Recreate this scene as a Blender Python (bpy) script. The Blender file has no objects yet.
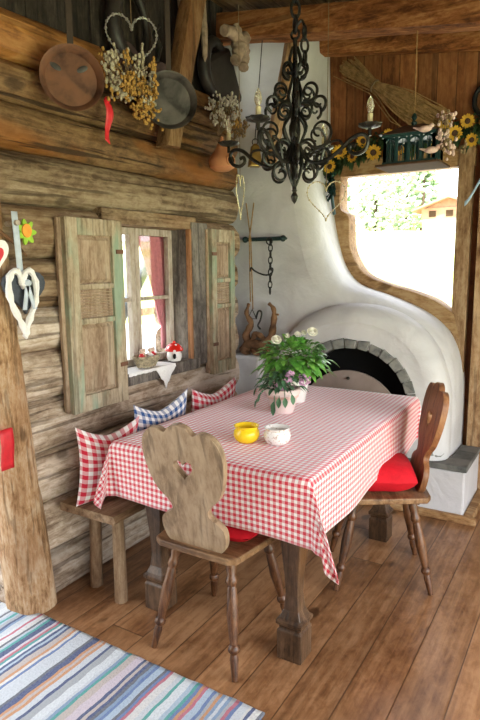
import bpy, math, random
from mathutils import Vector, Matrix, noise
random.seed(7)
C = bpy.context.scene.collection
S = bpy.context.scene
PI = math.pi

# ------------------------------------------------------------------ camera, world, sun, lights, exposure
cam_d = bpy.data.cameras.new('camera'); cam = bpy.data.objects.new('camera', cam_d); C.objects.link(cam)
cam_d.sensor_fit = 'VERTICAL'; cam_d.sensor_height = 36; cam_d.lens = 583 / 720 * 36
R = Matrix(((0.85405, -0.07501, 0.51476), (0.52011, 0.14158, -0.84228), (-0.00971, 0.98708, 0.15993)))
cam.matrix_world = Matrix.Translation((0, 0, 1.5)) @ R.to_4x4()
cam_d.clip_end = 500
S.camera = cam
S.view_settings.view_transform = 'Standard'
S.view_settings.look = 'None'
S.view_settings.gamma = 1
S.view_settings.use_curve_mapping = False
S.view_settings.exposure = 0.1

w = bpy.data.worlds.new('world'); S.world = w; w.use_nodes = True
bg = w.node_tree.nodes['Background']; bg.inputs[0].default_value = (0.90, 0.95, 1.0, 1); bg.inputs[1].default_value = 5.0

def area(name, loc, target, sx, sy, power, col):
    d = bpy.data.lights.new(name, 'AREA'); d.shape = 'RECTANGLE'; d.size = sx; d.size_y = sy; d.energy = power; d.color = col
    o = bpy.data.objects.new(name, d); C.objects.link(o); o.location = loc
    o.rotation_euler = (Vector(target) - Vector(loc)).to_track_quat('-Z', 'Y').to_euler()
    return o
sd = bpy.data.lights.new('sun', 'SUN'); sd.energy = 11.0; sd.angle = math.radians(1.5); sd.color = (1, 0.96, 0.88)
so = bpy.data.objects.new('sun', sd); C.objects.link(so)
so.rotation_euler = Vector((-0.55, 0.9, -1.35)).to_track_quat('-Z', 'Y').to_euler()
area('rear_fill_light', (0.9, -1.2, 1.5), (-1.4, 2.0, 0.6), 1.8, 1.5, 17, (1.0, 0.97, 0.93))  # added fill lamp near the rear wall, stands in for daylight
area('side_fill_light', (1.24, 1.7, 1.25), (-1.9, 1.9, 0.6), 2.0, 1.4, 36, (1.0, 0.98, 0.95))  # added fill lamp in the right opening, stands in for daylight

# ------------------------------------------------------------------ node helpers
def newmat(name):
    m = bpy.data.materials.new(name); m.use_nodes = True
    nt = m.node_tree; b = nt.nodes['Principled BSDF']
    return m, nt, b
def N(nt, t, **kw):
    n = nt.nodes.new(t)
    for k, v in kw.items(): setattr(n, k, v)
    return n
def L(nt, a, b): nt.links.new(a, b)
def math_(nt, op, a, b=None, clamp=False):
    n = N(nt, 'ShaderNodeMath', operation=op); n.use_clamp = clamp
    for i, v in enumerate((a, b)):
        if v is None: continue
        if isinstance(v, (int, float)): n.inputs[i].default_value = v
        else: L(nt, v, n.inputs[i])
    return n.outputs[0]
def mixc(nt, fac, a, b, bt='MIX'):
    n = N(nt, 'ShaderNodeMix', data_type='RGBA', blend_type=bt)
    for s, v in ((n.inputs[0], fac), (n.inputs[6], a), (n.inputs[7], b)):
        if isinstance(v, (int, float)): s.default_value = v
        elif isinstance(v, tuple): s.default_value = (*v[:3], 1)
        else: L(nt, v, s)
    return n.outputs[2]
def ramp(nt, f, stops, interp='LINEAR'):
    n = N(nt, 'ShaderNodeValToRGB'); cr = n.color_ramp; cr.interpolation = interp
    while len(cr.elements) < len(stops): cr.elements.new(0.5)
    for e, (p, c) in zip(cr.elements, stops): e.position = p; e.color = (*c[:3], 1)
    L(nt, f, n.inputs[0]); return n.outputs[0]
def noise_(nt, vec, scale, detail=5, dist=0.0, rough=0.55):
    n = N(nt, 'ShaderNodeTexNoise'); n.inputs['Scale'].default_value = scale; n.inputs['Detail'].default_value = detail
    n.inputs['Distortion'].default_value = dist; n.inputs['Roughness'].default_value = rough
    if vec is not None: L(nt, vec, n.inputs['Vector'])
    return n.outputs['Fac']
def bump(nt, b, h, strength=0.4, dist=0.01):
    n = N(nt, 'ShaderNodeBump'); n.inputs['Strength'].default_value = strength; n.inputs['Distance'].default_value = dist
    L(nt, h, n.inputs['Height']); L(nt, n.outputs[0], b.inputs['Normal'])
def scaled(nt, vec, s):
    n = N(nt, 'ShaderNodeVectorMath', operation='MULTIPLY'); n.inputs[1].default_value = s; L(nt, vec, n.inputs[0]); return n.outputs[0]

def wood(name, c, axis=1, scale=7, rough=0.6, knots=0.5, bmp=0.35, stretch=0.12, spec=0.3, patch=None, patch_amt=0.0, seedvar=0.35, plank=None, patch_scale=2.5, crack=0.45):
    """c = (dark, mid, light); plank = (axis, width) splits a surface into boards"""
    m, nt, b = newmat(name)
    tc = N(nt, 'ShaderNodeTexCoord').outputs['Object']
    at = N(nt, 'ShaderNodeAttribute', attribute_name='seed')
    seed = at.outputs['Fac']
    seamf = None
    if plank:
        sx = N(nt, 'ShaderNodeSeparateXYZ'); L(nt, tc, sx.inputs[0])
        q = math_(nt, 'DIVIDE', sx.outputs[plank[0]], plank[1])
        fl = math_(nt, 'FLOOR', q)
        wn = N(nt, 'ShaderNodeTexWhiteNoise', noise_dimensions='1D'); L(nt, fl, wn.inputs['W'])
        # butt joints along the board
        al = math_(nt, 'ADD', math_(nt, 'DIVIDE', sx.outputs[axis], 7.3), math_(nt, 'MULTIPLY', wn.outputs[0], 7.0))
        fl2 = math_(nt, 'FLOOR', al)
        wn2 = N(nt, 'ShaderNodeTexWhiteNoise', noise_dimensions='1D')
        L(nt, math_(nt, 'ADD', math_(nt, 'MULTIPLY', fl, 13.7), math_(nt, 'MULTIPLY', fl2, 3.1)), wn2.inputs['W'])
        seed = wn2.outputs[0]
        fr = math_(nt, 'FRACT', q)
        e = math_(nt, 'MINIMUM', fr, math_(nt, 'SUBTRACT', 1.0, fr))
        fr2 = math_(nt, 'FRACT', al)
        e2 = math_(nt, 'MULTIPLY', math_(nt, 'MINIMUM', fr2, math_(nt, 'SUBTRACT', 1.0, fr2)), 7.3 / plank[1])
        seamf = math_(nt, 'MINIMUM', e, e2)
        seamf = math_(nt, 'MULTIPLY', seamf, plank[1] / 0.004, True)
    off = N(nt, 'ShaderNodeVectorMath', operation='ADD')
    sv = N(nt, 'ShaderNodeCombineXYZ')
    s7 = math_(nt, 'MULTIPLY', seed, 37.0)
    for i in range(3): L(nt, s7, sv.inputs[i])
    L(nt, tc, off.inputs[0]); L(nt, sv.outputs[0], off.inputs[1])
    st = [1, 1, 1]; st[axis] = stretch * 1.7
    v1 = scaled(nt, off.outputs[0], tuple(st))
    n1 = noise_(nt, v1, scale, 9, 0.8, 0.62)
    st2 = [1, 1, 1]; st2[axis] = stretch * 0.35
    n2 = noise_(nt, scaled(nt, off.outputs[0], tuple(st2)), scale * 9, 5, 0.3, 0.65)
    n5 = noise_(nt, scaled(nt, off.outputs[0], tuple([1 if i != axis else 0.45 for i in range(3)])), scale * 6, 6, 0.4, 0.7)
    f = math_(nt, 'ADD', math_(nt, 'ADD', math_(nt, 'MULTIPLY', n1, 0.42), math_(nt, 'MULTIPLY', n2, 0.26)), math_(nt, 'MULTIPLY', n5, 0.32))
    col = ramp(nt, f, ((0.41, c[0]), (0.49, c[1]), (0.575, c[2])))
    if patch:
        n3 = noise_(nt, scaled(nt, off.outputs[0], tuple([1 if i != axis else 0.35 for i in range(3)])), patch_scale, 3, 0.6)
        pf = math_(nt, 'MULTIPLY', math_(nt, 'SUBTRACT', n3, 0.5), 6.0, True)
        pf = math_(nt, 'MULTIPLY', pf, patch_amt)
        col = mixc(nt, pf, col, mixc(nt, n2, tuple(x * 0.6 for x in patch), patch))
    if seedvar:
        g = math_(nt, 'ADD', 1.0 - seedvar / 2, math_(nt, 'MULTIPLY', math_(nt, 'FRACT', math_(nt, 'MULTIPLY', seed, 5.3)), seedvar))
        cc = N(nt, 'ShaderNodeCombineXYZ')
        for i in range(3): L(nt, g, cc.inputs[i])
        col = mixc(nt, 1.0, col, cc.outputs[0], 'MULTIPLY')
    n4 = noise_(nt, scaled(nt, off.outputs[0], tuple([1 if i != axis else stretch * 0.3 for i in range(3)])), scale * 4.5, 3, 0.5)
    ck = math_(nt, 'MULTIPLY', math_(nt, 'SUBTRACT', 0.43, n4), 16.0, True)
    ck = math_(nt, 'MULTIPLY', ck, crack)
    col = mixc(nt, ck, col, tuple(x * 0.4 for x in c[0]))
    h = math_(nt, 'SUBTRACT', f, math_(nt, 'MULTIPLY', ck, 0.5))
    if knots:
        vo = N(nt, 'ShaderNodeTexVoronoi'); vo.inputs['Scale'].default_value = 4.2
        st3 = [1, 1, 1]; st3[axis] = 0.6
        wob = N(nt, 'ShaderNodeVectorMath', operation='ADD'); L(nt, scaled(nt, off.outputs[0], tuple(st3)), wob.inputs[0])
        L(nt, math_(nt, 'MULTIPLY', n1, 0.1), wob.inputs[1]); L(nt, wob.outputs[0], vo.inputs['Vector'])
        kf = ramp(nt, vo.outputs['Distance'], ((0.0, (1, 1, 1)), (0.09, (0.85,) * 3), (0.135, (0, 0, 0))))
        kf = math_(nt, 'MULTIPLY', kf, knots)
        col = mixc(nt, kf, col, tuple(x * 0.35 for x in c[0]))
    if seamf is not None:
        col = mixc(nt, seamf, tuple(x * 0.45 for x in c[0]), col)
        h = math_(nt, 'MULTIPLY', h, seamf)
    L(nt, col, b.inputs['Base Color']); b.inputs['Roughness'].default_value = rough
    b.inputs['Specular IOR Level'].default_value = spec
    bump(nt, b, h, bmp, 0.012)
    return m

def plain(name, col, rough=0.6, metal=0.0, var=0.15, scale=30, bmp=0.0, spec=0.5, col2=None, c2s=5, emis=None):
    m, nt, b = newmat(name)
    tc = N(nt, 'ShaderNodeTexCoord').outputs['Object']
    n = noise_(nt, tc, scale, 4)
    base = ramp(nt, n, ((0.3, tuple(x * (1 - var) for x in col)), (0.7, tuple(min(1, x * (1 + var)) for x in col))))
    if col2:
        n2 = noise_(nt, tc, c2s, 5, 0.5)
        base = mixc(nt, math_(nt, 'MULTIPLY', math_(nt, 'SUBTRACT', n2, 0.45), 6.0, True), base, col2)
    L(nt, base, b.inputs['Base Color'])
    b.inputs['Roughness'].default_value = rough; b.inputs['Metallic'].default_value = metal
    b.inputs['Specular IOR Level'].default_value = spec
    if bmp: bump(nt, b, n, bmp, 0.01)
    return m

def gingham(name, colr, size, weave=0.5, base=(0.86, 0.84, 0.83)):
    m, nt, b = newmat(name)
    uv = N(nt, 'ShaderNodeUVMap').outputs[0]
    sx = N(nt, 'ShaderNodeSeparateXYZ'); L(nt, uv, sx.inputs[0])
    def band(o):
        fr = math_(nt, 'FRACT', math_(nt, 'DIVIDE', o, size))
        return math_(nt, 'GREATER_THAN', fr, 0.5)
    u, v = band(sx.outputs[0]), band(sx.outputs[1])
    f = math_(nt, 'MULTIPLY', math_(nt, 'ADD', u, v), 0.5)
    mid = tuple((a * 0.6 + c_ * 0.4) for a, c_ in zip(colr, base))
    col = ramp(nt, f, ((0.0, base), (0.25, mid), (0.75, colr)), 'CONSTANT')
    L(nt, col, b.inputs['Base Color']); b.inputs['Roughness'].default_value = 0.75
    b.inputs['Specular IOR Level'].default_value = 0.25
    tc = N(nt, 'ShaderNodeTexCoord').outputs['Object']
    bump(nt, b, noise_(nt, tc, 260, 2), weave * 0.3, 0.002)
    return m

M = {}
M['log_grey'] = wood('weathered_log', ((0.17, 0.115, 0.075), (0.38, 0.29, 0.21), (0.58, 0.49, 0.40)), 1, 6, 0.8, 0.6, 1.0, 0.12, 0.2, (0.30, 0.16, 0.085), 0.55, 0.4, crack=0.6)
M['log_mid'] = wood('weathered_brown_log', ((0.10, 0.062, 0.036), (0.24, 0.165, 0.10), (0.38, 0.29, 0.19)), 1, 6, 0.8, 0.7, 1.0, 0.12, 0.2, (0.25, 0.12, 0.05), 0.6, 0.4, crack=0.65)
M['log_brown'] = wood('brown_log', ((0.05, 0.026, 0.012), (0.15, 0.08, 0.034), (0.27, 0.16, 0.075)), 1, 6, 0.7, 0.6, 1.0, 0.12, 0.25, (0.42, 0.15, 0.03), 0.75, 0.4, patch_scale=3.2, crack=0.8)
M['log_orange'] = wood('orange_log', ((0.16, 0.065, 0.018), (0.36, 0.15, 0.04), (0.48, 0.24, 0.08)), 1, 4, 0.6, 0.5, 0.7, 0.2, 0.3, (0.10, 0.05, 0.025), 0.4, 0.2)
M['dark_board'] = wood('dark_old_board', ((0.012, 0.009, 0.007), (0.03, 0.022, 0.017), (0.06, 0.045, 0.034)), 2, 8, 0.8, 0.3, 0.5, 0.15)  # very dark brown board wood
M['post_wood'] = wood('pale_post_wood', ((0.22, 0.115, 0.05), (0.46, 0.28, 0.145), (0.62, 0.46, 0.30)), 2, 9, 0.75, 0.8, 0.7, 0.3, 0.2, (0.30, 0.14, 0.06), 0.6, 0.2)
M['brace'] = wood('brace_wood', ((0.10, 0.05, 0.022), (0.24, 0.13, 0.06), (0.36, 0.22, 0.11)), 2, 7, 0.75, 0.7, 0.6, 0.15, 0.2, (0.30, 0.12, 0.04), 0.5)
M['floor'] = wood('floor_boards', ((0.15, 0.064, 0.026), (0.27, 0.128, 0.055), (0.40, 0.215, 0.105)), 1, 4, 0.3, 0.9, 0.14, 0.1, 0.5, (0.15, 0.075, 0.035), 0.35, 0.3, plank=(0, 0.165), crack=0.25)
M['ceil'] = wood('ceiling_boards', ((0.08, 0.04, 0.018), (0.20, 0.11, 0.05), (0.32, 0.20, 0.11)), 1, 5, 0.8, 0.5, 0.4, 0.12, 0.2, None, 0, 0.5, plank=(0, 0.17))
M['beam'] = wood('beam_wood', ((0.09, 0.03, 0.010), (0.25, 0.092, 0.028), (0.42, 0.20, 0.08)), 0, 6, 0.75, 0.6, 0.8, 0.15, 0.2, (0.42, 0.15, 0.045), 0.6)
M['backboards'] = wood('back_wall_boards', ((0.11, 0.038, 0.013), (0.22, 0.08, 0.026), (0.30, 0.125, 0.045)), 2, 5, 0.65, 0.5, 0.3, 0.12, 0.25, None, 0, 0.45, plank=(0, 0.12))
M['frame_wood'] = wood('window_frame_wood', ((0.16, 0.08, 0.035), (0.30, 0.175, 0.085), (0.44, 0.30, 0.17)), 2, 7, 0.6, 0.4, 0.4, 0.2)
M['frame_wood_x'] = wood('curved_frame_wood', ((0.20, 0.095, 0.035), (0.34, 0.19, 0.08), (0.46, 0.30, 0.15)), 0, 7, 0.6, 0.7, 0.5, 0.3)
M['sash'] = wood('pale_sash_wood', ((0.36, 0.27, 0.20), (0.52, 0.43, 0.35), (0.66, 0.58, 0.50)), 2, 8, 0.7, 0.2, 0.3)
M['jamb'] = wood('grey_jamb_wood', ((0.05, 0.04, 0.034), (0.12, 0.10, 0.085), (0.22, 0.19, 0.16)), 2, 8, 0.8, 0.2, 0.5)
M['jamb_orange'] = wood('orange_jamb_edge', ((0.18, 0.07, 0.025), (0.32, 0.14, 0.05), (0.42, 0.2, 0.09)), 2, 8, 0.7, 0.2, 0.3)
M['shutter'] = wood('shutter_wood', ((0.19, 0.135, 0.08), (0.34, 0.265, 0.175), (0.47, 0.39, 0.28)), 2, 8, 0.7, 0.35, 0.4, 0.12, 0.25, (0.27, 0.40, 0.29), 0.8, 0.1, patch_scale=7)
M['shutter_panel'] = wood('shutter_panel_wood', ((0.20, 0.125, 0.075), (0.33, 0.23, 0.15), (0.44, 0.33, 0.23)), 2, 8, 0.7, 0.3, 0.3, 0.12, 0.25, (0.33, 0.40, 0.28), 0.25, 0.1, patch_scale=5)
M['chair_grey'] = wood('worn_chair_board', ((0.19, 0.12, 0.068), (0.33, 0.225, 0.138), (0.44, 0.32, 0.21)), 2, 5, 0.5, 0.55, 0.25, 0.2, 0.4, None, 0, 0.1)
M['chair_brown'] = wood('warm_chair_board', ((0.14, 0.055, 0.022), (0.26, 0.11, 0.045), (0.34, 0.165, 0.075)), 2, 6, 0.45, 0.4, 0.25, 0.2, 0.4, None, 0, 0.1)
M['seat_wood'] = wood('seat_wood', ((0.11, 0.05, 0.02), (0.24, 0.125, 0.055), (0.36, 0.21, 0.105)), 0, 7, 0.45, 0.4, 0.3, 0.2, 0.4)
M['leg_wood'] = wood('turned_leg_wood', ((0.045, 0.017, 0.007), (0.115, 0.044, 0.016), (0.20, 0.088, 0.036)), 2, 10, 0.4, 0.2, 0.2, 0.2, 0.5)
M['table_wood'] = wood('table_leg_wood', ((0.035, 0.018, 0.009), (0.09, 0.048, 0.024), (0.16, 0.092, 0.05)), 2, 7, 0.4, 0.3, 0.3, 0.12, 0.5, (0.24, 0.10, 0.03), 0.5)
M['bench_wood'] = wood('bench_wood', ((0.14, 0.075, 0.035), (0.27, 0.16, 0.085), (0.38, 0.26, 0.16)), 1, 6, 0.6, 0.4, 0.4)
M['bench_leg'] = wood('bench_leg_wood', ((0.16, 0.09, 0.045), (0.29, 0.18, 0.10), (0.40, 0.28, 0.17)), 2, 8, 0.6, 0.4, 0.4)
M['root_wood'] = plain('driftwood', (0.13, 0.065, 0.032), 0.8, 0, 0.5, 22, 0.6, 0.2, (0.26, 0.14, 0.07), 9)
M['pale_root'] = plain('pale_antler_wood', (0.30, 0.22, 0.16), 0.8, 0, 0.4, 25, 0.6, 0.2)
M['iron'] = plain('black_iron', (0.018, 0.019, 0.018), 0.38, 0.6, 0.4, 60, 0.25, 0.5, (0.05, 0.048, 0.04), 14)
M['iron_green'] = plain('green_black_iron', (0.012, 0.035, 0.032), 0.5, 0.2, 0.3, 40, 0.2)
M['cage'] = plain('dark_green_cage_paint', (0.012, 0.045, 0.045), 0.45, 0.0, 0.3, 40)
M['rust'] = plain('rusty_pan_iron', (0.135, 0.062, 0.038), 0.65, 0.3, 0.5, 14, 0.3, 0.4, (0.19, 0.085, 0.045), 9)
M['pan_dark'] = plain('sooty_pan_iron', (0.06, 0.055, 0.052), 0.55, 0.4, 0.6, 12, 0.4, 0.4, (0.13, 0.115, 0.105), 8)
M['silver'] = plain('silver_beads', (0.55, 0.56, 0.55), 0.3, 0.7, 0.3, 200)
M['brass'] = plain('aged_brass', (0.42, 0.29, 0.09), 0.35, 0.9, 0.3, 20)
M['gold'] = plain('gold_beads', (0.62, 0.53, 0.34), 0.3, 0.6, 0.3, 100)
M['terra'] = plain('terracotta', (0.58, 0.25, 0.12), 0.7, 0, 0.12, 12, 0.1)
M['black'] = plain('soot_black', (0.008, 0.008, 0.008), 0.9)
M['leather'] = plain('dark_leather', (0.025, 0.02, 0.018), 0.5, 0, 0.5, 12, 0.3, 0.4)
M['plum'] = plain('brown_leather', (0.075, 0.048, 0.045), 0.5, 0, 0.4, 12, 0.3, 0.4)
M['straw'] = plain('straw', (0.30, 0.18, 0.075), 0.8, 0, 0.4, 30, 0, 0.2)
M['dry_beige'] = plain('dried_beige_flower', (0.42, 0.37, 0.27), 0.9, 0, 0.35, 80, 0, 0.1)
M['dry_ochre'] = plain('dried_ochre_flower', (0.40, 0.23, 0.065), 0.9, 0, 0.35, 80, 0, 0.1)
M['dry_white'] = plain('dried_white_flower', (0.52, 0.49, 0.42), 0.9, 0, 0.3, 80, 0, 0.1)
M['dry_stem'] = plain('dried_stem', (0.20, 0.14, 0.08), 0.9, 0, 0.3, 60, 0, 0.1)
M['ribbon_red'] = plain('red_ribbon', (0.62, 0.02, 0.03), 0.5, 0, 0.15)
M['ribbon_blue'] = plain('pale_blue_ribbon', (0.42, 0.60, 0.78), 0.5, 0, 0.15)
M['ribbon_grey'] = plain('blue_grey_ribbon', (0.50, 0.56, 0.64), 0.6, 0, 0.15)
M['felt_grey'] = plain('slate_felt', (0.055, 0.062, 0.078), 0.9, 0, 0.25, 60)
M['white_cloth'] = plain('white_cloth', (0.82, 0.80, 0.78), 0.85, 0, 0.06, 90, 0.4)
M['red_cushion'] = plain('red_cotton', (0.52, 0.008, 0.018), 0.75, 0, 0.12, 40, 0.1, 0.2)
M['red_gloss'] = plain('red_glaze', (0.68, 0.03, 0.015), 0.15, 0, 0.05)
M['white_gloss'] = plain('white_glaze', (0.85, 0.84, 0.80), 0.2, 0, 0.03)
M['yellow_gloss'] = plain('yellow_glaze', (0.90, 0.62, 0.02), 0.12, 0, 0.03)
M['petal_yellow'] = plain('sunflower_petal', (0.55, 0.31, 0.02), 0.7, 0, 0.2)
M['seed_brown'] = plain('sunflower_centre', (0.06, 0.028, 0.012), 0.9, 0, 0.3)
M['leaf'] = plain('green_leaf', (0.10, 0.30, 0.045), 0.32, 0, 0.5, 18, 0, 0.5, (0.22, 0.48, 0.09), 14)
M['leaf_dull'] = plain('blue_green_leaf', (0.07, 0.16, 0.08), 0.55, 0, 0.4, 20, 0, 0.3)
M['leaf_dark'] = plain('garland_leaf', (0.035, 0.075, 0.025), 0.7, 0, 0.4, 20)
M['rose'] = plain('cream_rose_petal', (0.93, 0.91, 0.80), 0.6, 0, 0.06)
M['mauve'] = plain('mauve_petal', (0.60, 0.34, 0.52), 0.7, 0, 0.25, 90)
M['pinkpot'] = plain('pale_pink_pot', (0.74, 0.60, 0.57), 0.5, 0, 0.05, 20)
M['pinkpot_band'] = plain('pink_pot_band', (0.72, 0.48, 0.42), 0.5, 0, 0.05, 20)
M['soil'] = plain('potting_soil', (0.03, 0.02, 0.013), 0.95)
M['stone'] = plain('dark_slab_stone', (0.105, 0.108, 0.10), 0.75, 0, 0.4, 20, 0.5, 0.3, (0.17, 0.165, 0.15), 7)
M['arch_stone'] = plain('arch_stone', (0.17, 0.175, 0.165), 0.85, 0, 0.4, 25, 0.6, 0.3, (0.27, 0.265, 0.24), 10)
M['lid'] = plain('pinkish_grey_lid', (0.33, 0.265, 0.23), 0.6, 0, 0.1, 12)
M['wax'] = plain('candle_sleeve', (0.55, 0.46, 0.27), 0.5, 0, 0.1)
M['brush'] = plain('wicker', (0.36, 0.30, 0.20), 0.9, 0, 0.5, 60, 0.6)
M['bird'] = plain('pale_pink_bird', (0.62, 0.45, 0.40), 0.8, 0, 0.3, 40)
M['orange_felt'] = plain('orange_felt', (0.85, 0.33, 0.05), 0.9)
M['lime_felt'] = plain('lime_felt', (0.32, 0.55, 0.05), 0.9)
M['figure_pink'] = plain('figure_clay', (0.62, 0.45, 0.36), 0.7, 0, 0.3, 60)
M['meadow'] = plain('sunlit_meadow', (0.42, 0.50, 0.16), 0.9, 0, 0.15, 0.4, 0, 0.1, (0.62, 0.64, 0.45), 0.15)
M['gravel'] = plain('pale_gravel', (0.68, 0.66, 0.60), 0.9, 0, 0.1, 4)
M['tree_leaf'] = plain('tree_foliage', (0.36, 0.47, 0.30), 0.8, 0, 0.35, 1.2, 0, 0.2)
M['tree_leaf_pale'] = plain('pale_tree_foliage', (0.50, 0.58, 0.42), 0.8, 0, 0.3, 1.2, 0, 0.2)
M['trunk'] = plain('tree_trunk', (0.12, 0.08, 0.05), 0.9)
M['house_wood'] = plain('house_timber', (0.45, 0.25, 0.17), 0.8, 0, 0.15, 2)
M['house_wall'] = plain('house_plaster', (0.8, 0.76, 0.68), 0.8)
M['house_roof'] = plain('house_roof_tiles', (0.45, 0.22, 0.16), 0.8, 0, 0.2, 3)
M['steel'] = plain('grey_painted_pipe', (0.20, 0.23, 0.24), 0.4, 0.3)
M['brown_iron'] = plain('dark_brown_iron', (0.05, 0.033, 0.024), 0.6, 0.3, 0.4, 15)  # dark brown iron of the pan handles

# plaster
m, nt, b = newmat('white_plaster'); M['plaster'] = m
tc = N(nt, 'ShaderNodeTexCoord').outputs['Object']
n1 = noise_(nt, tc, 3.5, 6, 0.8); n2 = noise_(nt, tc, 26, 4)
L(nt, ramp(nt, n1, ((0.3, (0.52, 0.51, 0.515)), (0.62, (0.63, 0.62, 0.625)))), b.inputs['Base Color'])
b.inputs['Roughness'].default_value = 0.8; b.inputs['Specular IOR Level'].default_value = 0.25
bump(nt, b, math_(nt, 'ADD', math_(nt, 'MULTIPLY', n1, 1.6), math_(nt, 'MULTIPLY', n2, 0.35)), 0.5, 0.02)
# speckled glaze
m, nt, b = newmat('speckled_white_glaze'); M['speckle'] = m
tc = N(nt, 'ShaderNodeTexCoord').outputs['Object']
n1 = noise_(nt, tc, 110, 2)
L(nt, ramp(nt, n1, ((0.36, (0.55, 0.42, 0.36)), (0.42, (0.86, 0.84, 0.80)))), b.inputs['Base Color']); b.inputs['Roughness'].default_value = 0.25
# mushroom cap: red with white dots
m, nt, b = newmat('spotted_red_glaze'); M['spotred'] = m
vo = N(nt, 'ShaderNodeTexVoronoi'); vo.inputs['Scale'].default_value = 32; L(nt, N(nt, 'ShaderNodeTexCoord').outputs['Object'], vo.inputs['Vector'])
L(nt, ramp(nt, vo.outputs['Distance'], ((0.24, (0.88, 0.84, 0.8)), (0.28, (0.66, 0.02, 0.012)))), b.inputs['Base Color']); b.inputs['Roughness'].default_value = 0.15
# curtain with fine weave
M['curtain'] = plain('dusty_pink_curtain', (0.60, 0.22, 0.25), 0.9, 0, 0.12, 60)
# glass
m, nt, b = newmat('window_glass'); M['glass'] = m
nt.nodes.remove(b)
tr = N(nt, 'ShaderNodeBsdfTransparent'); gl = N(nt, 'ShaderNodeBsdfGlossy'); gl.inputs['Roughness'].default_value = 0.03
mx = N(nt, 'ShaderNodeMixShader'); mx.inputs[0].default_value = 0.08
L(nt, tr.outputs[0], mx.inputs[1]); L(nt, gl.outputs[0], mx.inputs[2]); L(nt, mx.outputs[0], nt.nodes['Material Output'].inputs[0])
m, nt, b = newmat('bulb_glass'); M['bulb'] = m
b.inputs['Base Color'].default_value = (0.9, 0.85, 0.72, 1); b.inputs['Roughness'].default_value = 0.05
b.inputs['Transmission Weight'].default_value = 0.75; b.inputs['IOR'].default_value = 1.3
# tablecloth / pillows
M['cloth'] = gingham('red_check_tablecloth', (0.64, 0.018, 0.05), 0.0235, base=(0.86, 0.82, 0.82))
M['cloth'].node_tree.nodes['Principled BSDF'].inputs['Sheen Weight'].default_value = 0.5
M['cloth'].node_tree.nodes['Principled BSDF'].inputs['Roughness'].default_value = 0.55
M['pillow_red'] = gingham('red_check_pillow', (0.60, 0.02, 0.05), 0.040)
M['pillow_blue'] = gingham('blue_check_pillow', (0.03, 0.09, 0.27), 0.042)
# rug stripes run along y
m, nt, b = newmat('striped_rag_rug'); M['rug'] = m
tc = N(nt, 'ShaderNodeTexCoord').outputs['Object']
sx = N(nt, 'ShaderNodeSeparateXYZ'); L(nt, tc, sx.inputs[0])
wob = math_(nt, 'MULTIPLY', math_(nt, 'SUBTRACT', noise_(nt, tc, 9, 3), 0.5), 0.022)
pos = math_(nt, 'ADD', sx.outputs[0], wob)
fl = math_(nt, 'FLOOR', math_(nt, 'MULTIPLY', pos, 80.0))
wn = N(nt, 'ShaderNodeTexWhiteNoise', noise_dimensions='1D'); L(nt, fl, wn.inputs['W'])
fl2 = math_(nt, 'FLOOR', math_(nt, 'MULTIPLY', math_(nt, 'ADD', pos, 0.009), 30.0))
wn2 = N(nt, 'ShaderNodeTexWhiteNoise', noise_dimensions='1D'); L(nt, fl2, wn2.inputs['W'])
pale = ramp(nt, wn2.outputs[0], ((0.0, (0.62, 0.66, 0.70)), (0.2, (0.74, 0.73, 0.70)), (0.38, (0.42, 0.54, 0.66)), (0.52, (0.55, 0.46, 0.40)), (0.64, (0.74, 0.78, 0.80)), (0.8, (0.40, 0.42, 0.44)), (0.9, (0.66, 0.56, 0.62))), 'CONSTANT')
dark = ramp(nt, wn.outputs[0], ((0.0, (0.02, 0.04, 0.16)), (0.09, (0.03, 0.35, 0.30)), (0.13, (0.62, 0.26, 0.07)), (0.17, (0.55, 0.10, 0.14)), (0.2, (0.10, 0.18, 0.42)), (0.27, (0.10, 0.10, 0.12)), (0.33, (0.20, 0.32, 0.50))), 'CONSTANT')
isd = math_(nt, 'LESS_THAN', wn.outputs[0], 0.40)
col = mixc(nt, isd, pale, dark)
fine = noise_(nt, scaled(nt, tc, (1, 0.6, 1)), 160, 3)
col = mixc(nt, math_(nt, 'MULTIPLY', math_(nt, 'SUBTRACT', fine, 0.42), 2.2, True), mixc(nt, 0.35, col, (0.3, 0.34, 0.4)), col)
L(nt, col, b.inputs['Base Color']); b.inputs['Roughness'].default_value = 0.95
bump(nt, b, fine, 0.8, 0.01)

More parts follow.
